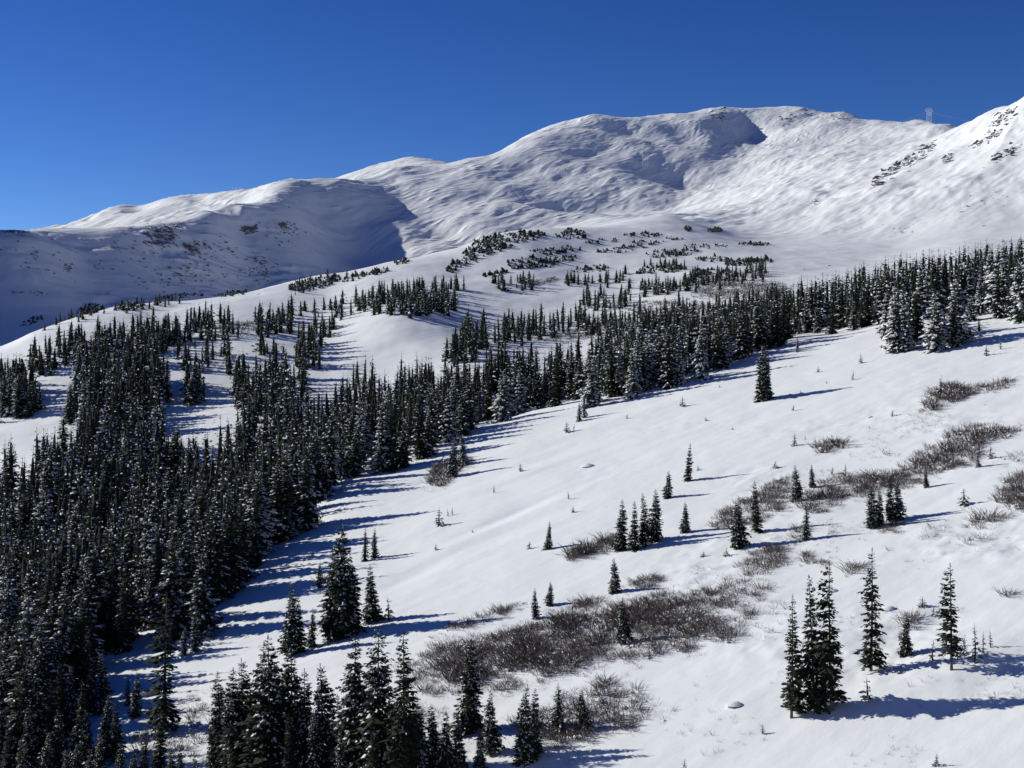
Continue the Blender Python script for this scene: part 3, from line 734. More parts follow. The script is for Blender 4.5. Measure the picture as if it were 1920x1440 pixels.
# ---- the woods: image outlines of where the trees stand, each with spacing, height and look
def inside(px, py, poly):
    r = np.zeros(np.shape(px), bool)
    n = len(poly)
    for i in range(n):
        x1, y1 = poly[i]; x2, y2 = poly[(i + 1) % n]
        c = ((y1 > py) != (y2 > py)) & (px < (x2 - x1) * (py - y1) / (y2 - y1 + 1e-9) + x1)
        r ^= c
    return r
WOODS = [
 # outline of the feet, (near, far) metres, trees per 100 m2, (h0, h1), frosted share, group
 ([(-120, 960), (50, 925), (110, 880), (150, 835), (300, 832), (335, 880), (425, 895), (445, 815), (560, 790), (640, 800), (690, 830), (660, 890), (610, 925), (592, 985), (530, 1012), (470, 1072), (425, 1120), (380, 1190),
   (255, 1205), (150, 1290), (60, 1400), (-120, 1500)], (100, 420), 4.6, (8, 14.5), .10, 'spruces of the dense dark forest filling the left valley'),
 ([(640, 895), (690, 908), (800, 862), (880, 802), (1000, 768), (1100, 748), (1180, 735), (1280, 722), (1400, 668), (1470, 645), (1470, 618), (1380, 600), (1300, 615), (1180, 650), (1120, 690), (1030, 712), (930, 705), (840, 730), (760, 735), (690, 760), (640, 800)],
   (255, 420), 4.2, (8.5, 13), .12, 'spruces of the forest band behind the snowy shoulder'),
 ([(1110, 765), (1130, 775), (1290, 722), (1330, 700), (1330, 650), (1200, 690), (1110, 745)], (260, 360), 2.6, (8.5, 12), .8, 'frosted spruces along the shoulder crest'),
 ([(1480, 632), (1660, 606), (1800, 588), (1960, 560), (1960, 505), (1800, 540), (1640, 566), (1480, 598)], (285, 420), 4.4, (9.5, 13.5), .22, 'spruces of the forest belt at the upper right'),
 ([(1670, 660), (1790, 655), (1795, 625), (1665, 630)], (230, 340), 6.0, (9, 12.5), .85, 'snow-plastered spruces of the stand below the upper right forest'),
 ([(1790, 640), (1880, 600), (1880, 580), (1790, 605)], (230, 340), 1.3, (5, 8.5), .9, 'snow-plastered spruces of the stand below the upper right forest'),
 ([(1870, 612), (1970, 600), (1970, 560), (1870, 575)], (230, 340), 4.5, (10, 14), .5, 'spruces of the forest belt at the upper right'),
 ([(-60, 800), (75, 780), (80, 740), (60, 720), (-60, 720)], (330, 470), 4.0, (9, 13), .1, 'spruces of the dark stand at the left edge'),
 ([(60, 705), (300, 700), (320, 655), (290, 620), (120, 650), (60, 680)], (380, 520), 3.2, (7, 10.5), .1, 'trees of the stand at the upper left meadow'),
 ([(130, 800), (305, 815), (312, 735), (290, 705), (140, 730)], (320, 470), 4.2, (9.5, 14), .08, 'spruces of the dense dark forest filling the left valley'),
 ([(350, 765), (378, 762), (380, 728), (352, 730)], (300, 460), 5.0, (8, 11), .2, None),
 ([(440, 800), (560, 770), (580, 715), (540, 705), (450, 725)], (330, 460), 3.6, (8, 12), .08, 'spruces of the dense dark forest filling the left valley'),
 ([(300, 655), (440, 640), (445, 605), (300, 612)], (400, 560), 1.7, (6, 9.5), .15, None),
 ([(330, 705), (440, 695), (445, 650), (330, 655)], (380, 520), 1.5, (6, 10), .15, None),
 ([(470, 640), (555, 622), (545, 590), (470, 605)], (400, 580), 2.0, (6, 9), .25, None),
 ([(555, 690), (600, 688), (598, 648), (556, 655)], (380, 520), 4.0, (7, 10.5), .15, None),
 ([(492, 672), (545, 670), (545, 650), (492, 655)], (380, 520), 2.2, (6, 9), .25, None),
 ([(590, 635), (628, 634), (626, 616), (590, 618)], (400, 560), 3.2, (5.5, 8), .3, None),
 ([(560, 600), (640, 580), (640, 568), (560, 584)], (420, 640), 1.6, (4, 6.5), .35, None),
 ([(655, 572), (720, 552), (860, 535), (870, 545), (845, 580), (770, 598), (690, 590)], (400, 680), 2.1, (5, 8.5), .3, None),
 ([(765, 600), (850, 590), (850, 570), (765, 580)], (400, 600), 2.2, (6, 9), .3, None),
 ([(630, 600), (660, 598), (660, 585), (630, 588)], (400, 600), 2.2, (5, 7), .3, None),
 ([(925, 548), (1000, 545), (1000, 525), (925, 530)], (450, 700), 2.0, (4, 6.5), .3, None),
 ([(1060, 545), (1170, 530), (1170, 515), (1060, 525)], (450, 720), 1.8, (4, 6), .35, None),
 ([(1090, 580), (1180, 580), (1180, 550), (1090, 555)], (420, 650), 2.4, (5, 8), .25, None),
 ([(1180, 560), (1290, 548), (1290, 530), (1180, 540)], (420, 700), 1.7, (4, 6.5), .35, None),
 ([(1200, 510), (1280, 508), (1280, 496), (1200, 500)], (450, 800), 1.5, (3, 5), .4, None),
 ([(1290, 545), (1440, 525), (1440, 505), (1290, 522)], (420, 750), 2.0, (4, 6.5), .25, None),
 ([(860, 660), (905, 640), (905, 618), (850, 635)], (380, 560), 2.4, (7, 10), .2, None),
 ([(830, 690), (910, 680), (905, 650), (850, 655)], (360, 520), 3.0, (7.5, 11), .15, None),
 ([(930, 650), (1010, 640), (1010, 610), (930, 620)], (380, 560), 2.0, (6, 9), .2, None),
 ([(1010, 640), (1110, 620), (1110, 590), (1010, 605)], (380, 560), 1.7, (5.5, 8.5), .2, None),
 ([(1110, 640), (1300, 610), (1300, 580), (1110, 605)], (380, 560), 1.4, (5.5, 9), .2, None),
 ([(1150, 690), (1300, 640), (1300, 600), (1150, 650)], (340, 500), 1.6, (7, 11), .15, None),
 ([(660, 800), (700, 780), (700, 720), (640, 720), (620, 760)], (330, 460), 1.4, (7, 10), .15, None),
 ([(1340, 620), (1480, 605), (1480, 575), (1340, 595)], (350, 520), 2.2, (7.5, 11), .15, None),
 ([(60, 612), (120, 590), (250, 575), (340, 560), (340, 572), (240, 590), (130, 606), (60, 622)], (430, 680), .8, (2.5, 4.5), .5, None),
 ([(560, 555), (660, 520), (640, 512), (540, 540)], (480, 720), 1.0, (2.5, 4.5), .7, None),
]
DENSE = 2.45
def build_woods():
    for wi, (poly, (d0, d1), dens, (h0, h1), frost, grp) in enumerate(WOODS):
        rs = np.random.RandomState(900 + wi)
        P = np.array(poly, float)
        x0, x1 = P[:, 0].min() - 5, P[:, 0].max() + 5
        # scatter evenly over the ground, keep what stands inside the outline
        area = 0.5 * (d1 ** 2 - d0 ** 2) * (x1 - x0) / F
        n = int(area * dens * DENSE * (1.0 if grp else 1.5) / 100)
        Y = np.sqrt(rs.uniform(d0 ** 2, d1 ** 2, n)); px = rs.uniform(x0, x1, n)
        X = Y * (px - 960) / F
        Z = ground_z(X, Y)
        py = 720 - F * Z / Y
        ok = inside(px + rs.normal(0, 5, n), py + rs.normal(0, 3, n), poly)
        # clumps and small gaps
        ok &= (perlin(X / 13 + wi, Y / 13) + rs.uniform(-.5, .5, n)) > (-0.62 if grp and 'left valley' in grp else -0.36)
        X, Y, Z = X[ok], Y[ok], Z[ok]
        pts = []
        for i in range(len(X)):
            s = 0.9 if Y[i] < 360 else 0.8
            if all((X[i] - a) ** 2 + (Y[i] - b) ** 2 > s for a, b in pts[-400:]): pts.append((X[i], Y[i]))
            else: continue
            h = rs.uniform(h0, h1) * (rs.uniform(.35, .7) if rs.rand() < .2 else 1.0)
            fr = rs.rand() < frost
            if Y[i] < 400:
                k = FROST[rs.randint(len(FROST))] if fr else MID[rs.randint(len(MID))]
            else:
                k = FROST[rs.randint(len(FROST))] if fr and Y[i] < 440 else FAR[rs.randint(len(FAR))]
            add_tree(X[i], Y[i], Z[i], h, k, rs.uniform(.95, 1.5) * (1.0 if h > 6 else 1.45), None, grp or 'small trees in clumps across the snow meadow')

def build_seedlings():
    rs = np.random.RandomState(55); n = 1500; c = 0
    Y = np.sqrt(rs.uniform(105 ** 2, 275 ** 2, n)); px = rs.uniform(700, 1940, n)
    X = Y * (px - 960) / F; Z = ground_z(X, Y); py = 720 - F * Z / Y
    ok = inside(px, py, [(700, 1020), (900, 850), (1150, 790), (1450, 690), (1660, 640), (1940, 640), (1940, 1420), (1250, 1420), (1300, 1080), (1000, 1080), (800, 1150)])
    ok &= rs.rand(n) < .008 + .06 * (perlin(X / 22 + 9, Y / 25) > .12)
    for x, y, z in zip(X[ok], Y[ok], Z[ok]):
        add_tree(x, y, z, rs.uniform(.35, 1.1), SAP[rs.randint(5)], rs.uniform(1.3, 2.1), None, 'small trees in clumps across the snow meadow')
GROUP_LABEL = {
 GF: 'snow-flecked dark spruce in the close clump along the bottom edge',
 'spruces at the lower left corner': 'dark spruce in the crowded lower left corner',
 'spruces of the dense dark forest filling the left valley': 'dark snow-dusted spruce in the dense forest filling the left valley',
 'spruces of the forest band behind the snowy shoulder': 'dark spruce in the forest band rising behind the smooth snow shoulder',
 'frosted spruces along the shoulder crest': 'frosted grey-white spruce in the stand on the shoulder crest',
 'spruces of the forest belt at the upper right': 'spruce in the forest belt below the bright flank at upper right',
 'snow-plastered spruces of the stand below the upper right forest': 'snow-plastered spruce in the stand below the upper right forest belt',
 'spruces of the dark stand at the left edge': 'dark spruce in the small stand at the left edge beside the meadow gap',
 'trees of the stand at the upper left meadow': 'dark slim tree in the stand at the upper left of the meadow',
 'small trees in clumps across the snow meadow': 'small spruce in a clump on the rolling snow meadow',
}
def visible_area():
    """rough count of pixels each tree shows, nearest first, over a quarter-size picture"""
    W, H = 480, 360
    buf = np.zeros((H, W), bool)
    order = sorted(range(len(TREES)), key=lambda i: TREES[i]['y'])
    vis = np.zeros(len(TREES), int)
    for i in order:
        t = TREES[i]; f = F / 4 / t['y']
        bx = 240 + t['x'] * f; by = 180 - t['z'] * f; ty = 180 - (t['z'] + t['h']) * f
        hw = t['kind'].R / t['kind'].H * t['h'] * t['w'] * f * .8
        for r in range(max(0, int(ty)), min(H, int(by) + 1)):
            q = (r - ty) / max(by - ty, .5) * hw + .3
            a, b = max(0, int(round(bx - q))), min(W, int(round(bx + q)) + 1)
            if b > a:
                vis[i] += (~buf[r, a:b]).sum(); buf[r, a:b] = True
    return vis

def xform(V, t):
    s = t['h'] / t['kind'].H; c, n = math.cos(t['rot']), math.sin(t['rot'])
    sx = s * t['w']
    return np.stack([(V[:, 0] * c - V[:, 1] * n) * sx + t['x'], (V[:, 0] * n + V[:, 1] * c) * sx + t['y'], V[:, 2] * s + t['z']], -1)

def plant_trees():
    vis = visible_area()
    keep = [i for i, t in enumerate(TREES) if t['keep'] and vis[i] > 0]
    rest = sorted((i for i, t in enumerate(TREES) if not (t['keep'] and vis[i] > 0)), key=lambda i: -vis[i])
    single = set(keep) | set(rest[:max(0, 300 - len(keep))])
    ORD = 'first second third fourth fifth sixth seventh eighth ninth tenth eleventh twelfth thirteenth fourteenth fifteenth sixteenth seventeenth eighteenth nineteenth twentieth'.split()
    ORD += ['twenty-' + o for o in ORD[:9]] + ['thirtieth'] + ['thirty-' + o for o in ORD[:9]] + ['fortieth'] + ['forty-' + o for o in ORD[:9]]
    for g, txt in ((GF, 'dark spruce in the clump along the bottom edge, %s from the left'), ('spruces at the lower left corner', 'dark spruce crowded into the lower left corner, %s from the left'),
                   ('snow-plastered spruces of the stand below the upper right forest', 'snow-plastered spruce below the upper right forest belt, %s from the left of its stand')):
        mem = sorted((i for i in single if TREES[i]['group'] == g), key=lambda i: TREES[i]['x'] / TREES[i]['y'])
        for n, i in enumerate(mem[:len(ORD)]): TREES[i]['label'] = txt % ORD[n]
    for i in sorted(single, key=lambda i: -vis[i]):
        t = TREES[i]; k = t['kind']
        mn, ms, mt = k.meshes()
        r = link('spruce_tree', None)
        r.location = (t['x'], t['y'], t['z']); r.rotation_euler = (RS.normal(0, .022), RS.normal(0, .022), t['rot'])
        s = t['h'] / k.H
        r.scale = (s * t['w'], s * t['w'], s)
        r.empty_display_size = 0.2
        link('trunk', mt, r); c = link('crown', mn, r)
        if ms is not None: tag(link('snow_load', ms, c), kind='stuff')
        lab = t['label']; grp = t['group'] or 'single spruces of the open slope'
        tag(r, lab or GROUP_LABEL[grp], 'tree', grp)
    soup = [[], [], []]
    for i in rest[max(0, 300 - len(keep)):]:
        t = TREES[i]
        if vis[i] == 0 and (t['keep'] or RS.rand() < .95) or 0 < vis[i] < 3 and not t['group'].startswith('small') and RS.rand() < .5: continue
        k = t['kind']
        if k in NEAR or k in MID or k in FROST:
            k2 = LOW[(k in FROST) * 3 + RS.randint(3)]
            t = dict(t, kind=k2, w=t['w'] * (k.R / k.H) / (k2.R / k2.H))
            k = k2
        for q, (V, Fc) in enumerate((k.needles, k.snow, k.trunk)):
            if len(V): soup[q].append((xform(V, t), Fc))
    V, Fc, mi, b = [], [], [], 0
    for q in range(3):
        v, f = grow(*soup[q])
        V.append(v); Fc.append(f + b); mi.append(np.full(len(f), q)); b += len(v)
    me = make_mesh('distant_forest', np.concatenate(V), np.concatenate(Fc), [M_NEEDLE, M_LOAD, M_BARK], np.concatenate(mi))
    o = link('distant_forest', me)
    tag(o, 'mass of smaller snow-dusted spruces over the valley and meadow', 'forest', kind='stuff')
    print('TREES', len(TREES), 'single', len(single), 'visible', (vis > 0).sum(), 'forest tris', len(me.polygons))
LOW = [Kind('low', 700 + i, 11.0, [1.5, 1.7, 1.4][i], 13, 5, 2, base=.02, snow=[.22, .38, .3][i], lod=2, ragged=.3, lean=.3, fat=2.0, core=.46) for i in range(3)] + \
      [Kind('low', 710 + i, 10.0, [1.6, 1.8, 1.5][i], 13, 5, 2, base=.02, snow=[.75, .9, .8][i], lod=2, ragged=.2, lean=.2, fat=1.9, core=.42) for i in range(3)]
# ------------------------------------------------------------------ willow brush
def spike(a, b, r):
    """three-sided twig running to a point"""
    a = np.asarray(a, float); b = np.asarray(b, float); t = b - a
    u = np.cross(t, (.3, .8, .1)); u /= np.linalg.norm(u) + 1e-9; w = np.cross(t, u); w /= np.linalg.norm(w) + 1e-9
    V = [a + r * (math.cos(q) * u + math.sin(q) * w) for q in (0, 2.094, 4.189)] + [b]
    return np.array(V), np.array([(0, 1, 3), (1, 2, 3), (2, 0, 3)])
def bush(seed, r=1.0, h=1.0, stems=20, thick=0.022, frost=0.1, twigs=2):
    rs = np.random.RandomState(seed)
    parts, white = [], []
    for i in range(stems):
        a = rs.rand() * 6.28; q = math.sqrt(rs.rand())
        b = np.array([math.cos(a) * q * r * .55, math.sin(a) * q * r * .55, -0.12])
        out = np.array([math.cos(a), math.sin(a), 0]) * (0.25 + 0.6 * q) * r * rs.uniform(.4, 1)
        out += rs.normal(0, .12, 3) * r; hh = h * rs.uniform(.5, 1.15)
        m = b + out * .42 + np.array([0, 0, hh * .55]); t = b + out + np.array([0, 0, hh])
        parts.append(tube([b, m], [thick, thick * .7], 3, False)); parts.append(spike(m - (t - m) * .02, t, thick * .72))
        for k in range(twigs):
            s = rs.uniform(.3, .85); o = b + (t - b) * s
            if rs.rand() < frost:      # snow caught on the twig
                d = (t - b) * rs.uniform(.12, .28) + rs.normal(0, .08, 3) * r
                o = o + np.array([0, 0, .015])
                white += [spike(o + d * .45, o + d, thick * 1.5), spike(o + d * .45, o, thick * 1.5)]; continue
            d = (t - b) * rs.uniform(.2, .42) + rs.normal(0, .15, 3) * r
            parts.append(spike(o, o + d, thick * .55))
    return grow(*parts), grow(*white)
BUSH = [bush(40 + i, stems=[20, 23, 18, 20][i]) for i in range(4)]
SPARSE = [bush(60 + i, stems=9, thick=.014, frost=.4) for i in range(3)]
BUSHF = [bush(48 + i, stems=[12, 14, 11, 12][i], thick=.031) for i in range(4)]
FARB = [bush(65 + i, stems=9, thick=.05, frost=.3, twigs=2) for i in range(3)]
def lump(seed, n=7):
    """small rounded pad of snow, flat below"""
    rs = np.random.RandomState(seed)
    V = [(0, 0, 1)]; 
    for k in range(n):
        a = 6.283 * k / n; q = rs.uniform(.45, .62); V.append((q * math.cos(a), q * math.sin(a), rs.uniform(.62, .85)))
    for k in range(n):
        a = 6.283 * (k + .5) / n; q = rs.uniform(.85, 1.1); V.append((q * math.cos(a), q * math.sin(a), rs.uniform(-.15, .05)))
    Fc = []
    for k in range(n):
        k2 = (k + 1) % n
        Fc += [(0, 1 + k, 1 + k2), (1 + k, 1 + n + k, 1 + k2), (1 + k2, 1 + n + k, 1 + n + k2)]
    return np.array(V, float), np.array(Fc)
LUMP = [lump(80 + i) for i in range(4)]

def place(V, x, y, z, sx, sz, rot):
    c, n = math.cos(rot), math.sin(rot)
    return np.stack([(V[:, 0] * c - V[:, 1] * n) * sx + x, (V[:, 0] * n + V[:, 1] * c) * sx + y, V[:, 2] * sz + z], -1)

def scatter_in(poly, d0, d1, spacing, rs):
    """points on the ground whose foot is seen inside an outline"""
    P = np.array(poly, float)
    x0, x1 = P[:, 0].min(), P[:, 0].max()
    n = int(0.5 * (d1 ** 2 - d0 ** 2) * (x1 - x0) / F / spacing ** 2)
    Y = np.sqrt(rs.uniform(d0 ** 2, d1 ** 2, n)); px = rs.uniform(x0, x1, n)
    X = Y * (px - 960) / F; Z = ground_z(X, Y); py = 720 - F * Z / Y
    ok = inside(px, py, poly)
    return X[ok], Y[ok], Z[ok]
def ell(cx, cy, rx, ry, tilt=0.0, n=14):
    return [(cx + rx * math.cos(a), cy + ry * math.sin(a) - tilt * rx * math.cos(a)) for a in (6.283 * k / n for k in range(n))]
def patch_range(poly):
    P = np.array(poly, float); ds = []
    for px, py in list(P) + [P.mean(0)]:
        g = ground_hit(px, py)
        if g: ds.append(g[1])
    return min(ds) * .97, max(ds) * 1.03

def willow(poly, spacing, h, label, name='willow_shrub', sparse=False, snow=.35, src=None, sc=1.12, kind=None, group='willow shrubs on the snow slope', seed=0):
    rs = np.random.RandomState(seed)
    d0, d1 = patch_range(poly)
    X, Y, Z = scatter_in(poly, d0, d1, spacing * sc, rs)
    if not len(X): return
    tw, sn = [], []
    src = src or (SPARSE if sparse else BUSHF if Y.mean() > 185 else BUSH)
    cx, cy, cz = X.mean(), Y.mean(), Z.mean()
    wid = math.sqrt(max(np.ptp(X) * np.ptp(Y), 1.0))
    gap = perlin(X / max(wid * .16, 1.3) + seed * 3.1, Y / max(wid * .2, 1.6))
    P = np.array(poly, float); ctr = P.mean(0)
    for x, y, z, gp in zip(X, Y, Z, gap):
        if gp < (-0.42 if kind else -0.24) + rs.uniform(-.12, .12): continue
        # lower toward the rim of the patch
        ux, uy = 960 + F * x / y, 720 - F * z / y
        rim = 1.0 if inside(np.array([ctr[0] + (ux - ctr[0]) * 1.25]), np.array([ctr[1] + (uy - ctr[1]) * 1.25]), poly)[0] else .6
        hh = h * rs.uniform(.4, 1.1) * rim * (1 + .8 * gp)
        (V, Fc), (Vw, Fw) = src[rs.randint(len(src))]
        a = (x - cx, y - cy, z - cz, hh * rs.uniform(1.0, 1.5) + .12, hh, rs.rand() * 6.28)
        tw.append((place(V, *a), Fc)); sn.append((place(Vw, *a), Fw))
        if rs.rand() < snow:
            V, Fc = LUMP[rs.randint(4)]
            s = hh * rs.uniform(.15, .42)
            sn.append((place(V, x - cx + rs.normal(0, .4) * hh, y - cy + rs.normal(0, .4) * hh, z - cz - .03, s, s * rs.uniform(.3, .7), rs.rand() * 6.28), Fc))
    # loose low twigs round the rim
    if src is BUSH or src is BUSHF:
        wide = [tuple(ctr + (np.array(v) - ctr) * 1.22 + np.array([0, 3])) for v in poly]
        x2, y2, z2 = scatter_in(wide, d0 * .95, d1 * 1.05, spacing * 2.0, rs)
        for x, y, z in zip(x2, y2, z2):
            hh = h * rs.uniform(.25, .55)
            (V, Fc), (Vw, Fw) = SPARSE[rs.randint(3)]
            a = (x - cx, y - cy, z - cz, hh * 1.5, hh, rs.rand() * 6.28)
            tw.append((place(V, *a), Fc)); sn.append((place(Vw, *a), Fw))
    if not tw: return
    V, Fc = grow(*tw)
    o = link(name, make_mesh('twigs', V, Fc, M_TWIG)); o.location = (cx, cy, cz)
    if sn:
        V, Fc = grow(*sn); tag(link('snow_load', make_mesh('snow_load', V, Fc, M_LOAD, smooth=True), o), kind='stuff')
    tag(o, label, 'shrub', group if kind is None else None, kind)
    return len(Fc)

SHRUBS = [
 ([(1700, 790), (1745, 772), (1800, 765), (1790, 785), (1740, 800)], 1.3, .6, 'thin low twigs between the brushy mound and the largest brush patch', 1),
 ([(1640, 905), (1690, 880), (1740, 885), (1735, 905), (1690, 925)], .95, .9, 'loose brush linking the group of four to the largest brush patch', 0),
 ([(1540, 905), (1590, 880), (1610, 900), (1590, 922), (1550, 925)], .9, .95, 'loose brush linking the long willow patch to the group of four', 0),
 ([(1440, 1010), (1480, 985), (1560, 975), (1600, 985), (1560, 1010), (1480, 1025)], 1.1, .7, 'low scattered brush under the uphill half of the willow patch', 1),
 ([(1300, 1110), (1360, 1085), (1420, 1090), (1450, 1110), (1420, 1135), (1350, 1120)], .95, .8, 'snowy brush at the uphill end of the thicket', 0),
 ([(1140, 1110), (1190, 1085), (1245, 1080), (1250, 1098), (1190, 1110)], .8, .8, 'low brush strip at the foot of the cone-shaped spruce', 0),
 ([(1000, 1150), (1060, 1130), (1120, 1120), (1130, 1132), (1060, 1150)], .85, .8, 'snow-flecked brush between the thicket rim and the small snowy spruce', 0),
 ([(1600, 985), (1640, 975), (1700, 985), (1690, 1000), (1630, 1002)], .95, .7, 'low brush at the feet of the tight group of four', 0),
 ([(1870, 860), (1930, 840), (1940, 870), (1890, 885)], 1.0, .8, 'loose brush uphill of the dark brush at the right edge', 1),
 ([(1790, 1240), (1850, 1225), (1920, 1215), (1920, 1235), (1850, 1250)], 1.3, .5, 'faint twigs around the three saplings at lower right', 1),
 (ell(1555, 838, 30, 12, .1), .62, 1.0, 'round brown shrub alone on the smooth upper right slope', 0),
 (ell(1672, 852, 20, 8, .2), 1.0, .8, 'thin wispy shrub between the round shrub and the big brush patch', 1),
 ([(1722, 772), (1745, 730), (1775, 716), (1815, 728), (1850, 722), (1830, 742), (1790, 755), (1750, 775)], .72, 1.15, 'dense brown shrub mound with a small spruce on top, at the right edge slope', 0),
 ([(1828, 738), (1850, 722), (1902, 708), (1905, 722), (1860, 738)], .72, .9, 'long low shrub uphill of the brushy mound at the right edge', 0),
 ([(1685, 885), (1720, 850), (1770, 822), (1800, 800), (1860, 795), (1915, 805), (1900, 820), (1850, 828), (1840, 860), (1800, 880), (1730, 895)], .85, 1.15, 'largest brush patch on the upper right slope', 0),
 ([(1590, 925), (1620, 890), (1680, 882), (1700, 900), (1660, 925), (1620, 940)], .75, 1.15, 'dark brush behind the tight group of four spruces', 0),
 ([(1325, 985), (1365, 948), (1420, 930), (1440, 905), (1480, 893), (1490, 920), (1470, 955), (1420, 985), (1360, 1000)], .85, 1.1, 'downhill half of the long willow patch round the spire-topped spruce', 0),
 ([(1490, 950), (1500, 925), (1540, 920), (1592, 930), (1570, 955), (1520, 965)], .8, 1.0, 'uphill half of the long willow patch under the pointed spruce', 0),
 ([(1370, 1075), (1400, 1040), (1450, 1020), (1490, 1030), (1480, 1060), (1420, 1090)], .8, .95, 'dense brush below the long willow patch on the right slope', 0),
 ([(1490, 1050), (1520, 1030), (1560, 1035), (1555, 1058), (1510, 1068)], .85, .8, 'brush just uphill of the dense brush below the willow patch', 0),
 ([(1475, 1010), (1500, 985), (1520, 990), (1500, 1015)], .8, .9, 'brush at the foot of the snowy spruce under the willow patch', 0),
 (ell(1600, 1070, 22, 9, .1), .8, .9, 'round shrub behind the tall slender spruce', 0),
 (ell(1668, 1030, 20, 6, .1), 1.0, .6, 'faint low shrub above the tall slender spruce', 1),
 (ell(1702, 1172, 28, 14, .1), .7, 1.0, 'shrub behind the short bushy spruce at lower right', 0),
 ([(1060, 1052), (1085, 1030), (1125, 1015), (1155, 1000), (1160, 1030), (1110, 1045)], .62, 1.15, 'brown shrub at the downhill foot of the row of four spruces', 0),
 ([(1060, 1045), (1080, 1028), (1110, 1020), (1100, 1045)], .6, .8, 'low shrub at the tip of the brush below the row of four spruces', 0),
 ([(800, 915), (808, 885), (830, 868), (865, 850), (885, 862), (860, 888), (835, 910)], .8, 1.3, 'brown shrub bulging over the snow at the edge of the shoulder forest', 0),
 ([(1865, 935), (1885, 905), (1930, 880), (1960, 900), (1940, 960), (1890, 965)], .8, 1.2, 'dark brush cut by the right edge of the view', 0),
 (ell(1765, 985, 20, 9, .2), .85, .9, 'small upright shrub nearest the group of four, right slope', 1),
 (ell(1745, 1005, 32, 9, .2), .9, .8, 'low wispy shrub under the small upright one, right slope', 1),
 (ell(1850, 980, 40, 11, .2), .85, 1.0, 'spreading shrub between the two wispy ones and the right edge', 0),
 (ell(1820, 1012, 36, 9, .25), .9, .8, 'spreading low shrub below the spreading one near the right edge', 1),
 (ell(1760, 1040, 24, 7, .2), 1.1, .6, 'faint twigs on the snow below the wispy shrub', 1),
 (ell(1890, 1112, 26, 9, .3), .9, .9, 'shrub at the right edge above the thin saplings', 0),
 (ell(1815, 1135, 26, 11, .3), 1.0, 1.0, 'thin upright shrub beside the bare-trunked lone spruce', 1),
 ([(800, 1200), (850, 1170), (930, 1145), (985, 1128), (990, 1142), (930, 1162), (850, 1188)], .75, .8, 'narrow strip of brush along the upper rim of the thicket', 0),
 (ell(1215, 1092, 36, 9, .15), .8, .8, 'brush at the uphill foot of the cone-shaped spruce', 0),
 (ell(1090, 1135, 36, 8, .15), .85, .7, 'low snowy brush between the small spruce and the cone-shaped one', 0),
 (ell(1320, 1072, 30, 9, .2), 1.1, .6, 'thin low brush above the uphill end of the thicket', 1),
 (ell(1240, 1345, 26, 12, .1), .9, .8, 'loose snowy brush past the lower thicket', 1),
 (ell(1460, 1270, 26, 12, .1), 1.0, .7, 'thin twigs just downhill of the three tall spruces', 1),
 (ell(1800, 1330, 56, 12, .15), 1.3, .6, 'sparse twigs on the snow right of the long shadow', 1),
 (ell(1885, 1312, 46, 14, .2), 1.2, .7, 'sparse twigs by the lower right edge', 1),
 (ell(1375, 1400, 60, 14, .1), 1.5, .45, 'faint grassy twigs along the bottom snow', 1),
 (ell(1720, 1330, 30, 6, .1), 1.2, .5, 'faint twigs under the long shadow', 1),
 (ell(620, 1085, 26, 9, .2), .8, .9, 'brush at the foot of the small spruce above the tallest clump', 0),
 (ell(388, 1195, 32, 10, .2), .8, .9, 'brush at the shaded forest foot by the snow corridor', 0),
 (ell(458, 1190, 26, 5, .2), 1.0, .5, 'low twigs in the snow corridor', 1),
]
THICKETS = [
 ([(790, 1222), (860, 1200), (1000, 1172), (1100, 1140), (1250, 1112), (1340, 1110), (1415, 1145), (1395, 1190), (1330, 1215), (1200, 1240), (1100, 1258), (1000, 1285), (900, 1300), (800, 1305), (760, 1265)], .82, 1.25, 'broad dark willow thicket spread across the lower middle slope', .4),
 ([(960, 1350), (1060, 1305), (1140, 1275), (1195, 1290), (1225, 1335), (1180, 1370), (1060, 1405), (960, 1405)], .82, 1.1, 'lower willow thicket with little spruces in it at the bottom', .5),
 ([(150, 1440), (200, 1390), (300, 1330), (390, 1285), (450, 1290), (500, 1330), (620, 1340), (700, 1320), (780, 1330), (860, 1330), (900, 1380), (860, 1440), (500, 1460), (150, 1480)], 1.2, 1.0, 'brown brush under the front trees at the bottom edge', .5),
]
FARBRUSH = [  # outline, spacing, height, label
 ([(1290, 548), (1330, 530), (1420, 528), (1490, 535), (1480, 556), (1380, 562), (1300, 560)], 1.9, 1.4, 'grey brown brush field beyond the upper right forest'),
 ([(1170, 590), (1200, 565), (1290, 560), (1350, 572), (1330, 596), (1230, 602)], 2.0, 1.3, 'grey brush field below the small tree clumps of the meadow'),
 ([(1010, 640), (1060, 615), (1120, 600), (1130, 625), (1060, 650)], 2.0, 1.2, 'grey brush on the meadow behind the forest band'),
 ([(380, 625), (420, 605), (500, 600), (500, 615), (440, 632)], 2.0, 1.3, 'grey brush in the upper left meadow'),
 ([(985, 530), (1040, 518), (1050, 526), (990, 540)], 1.7, 1.4, 'small grey brush patch under the dwarf spruces'),
]
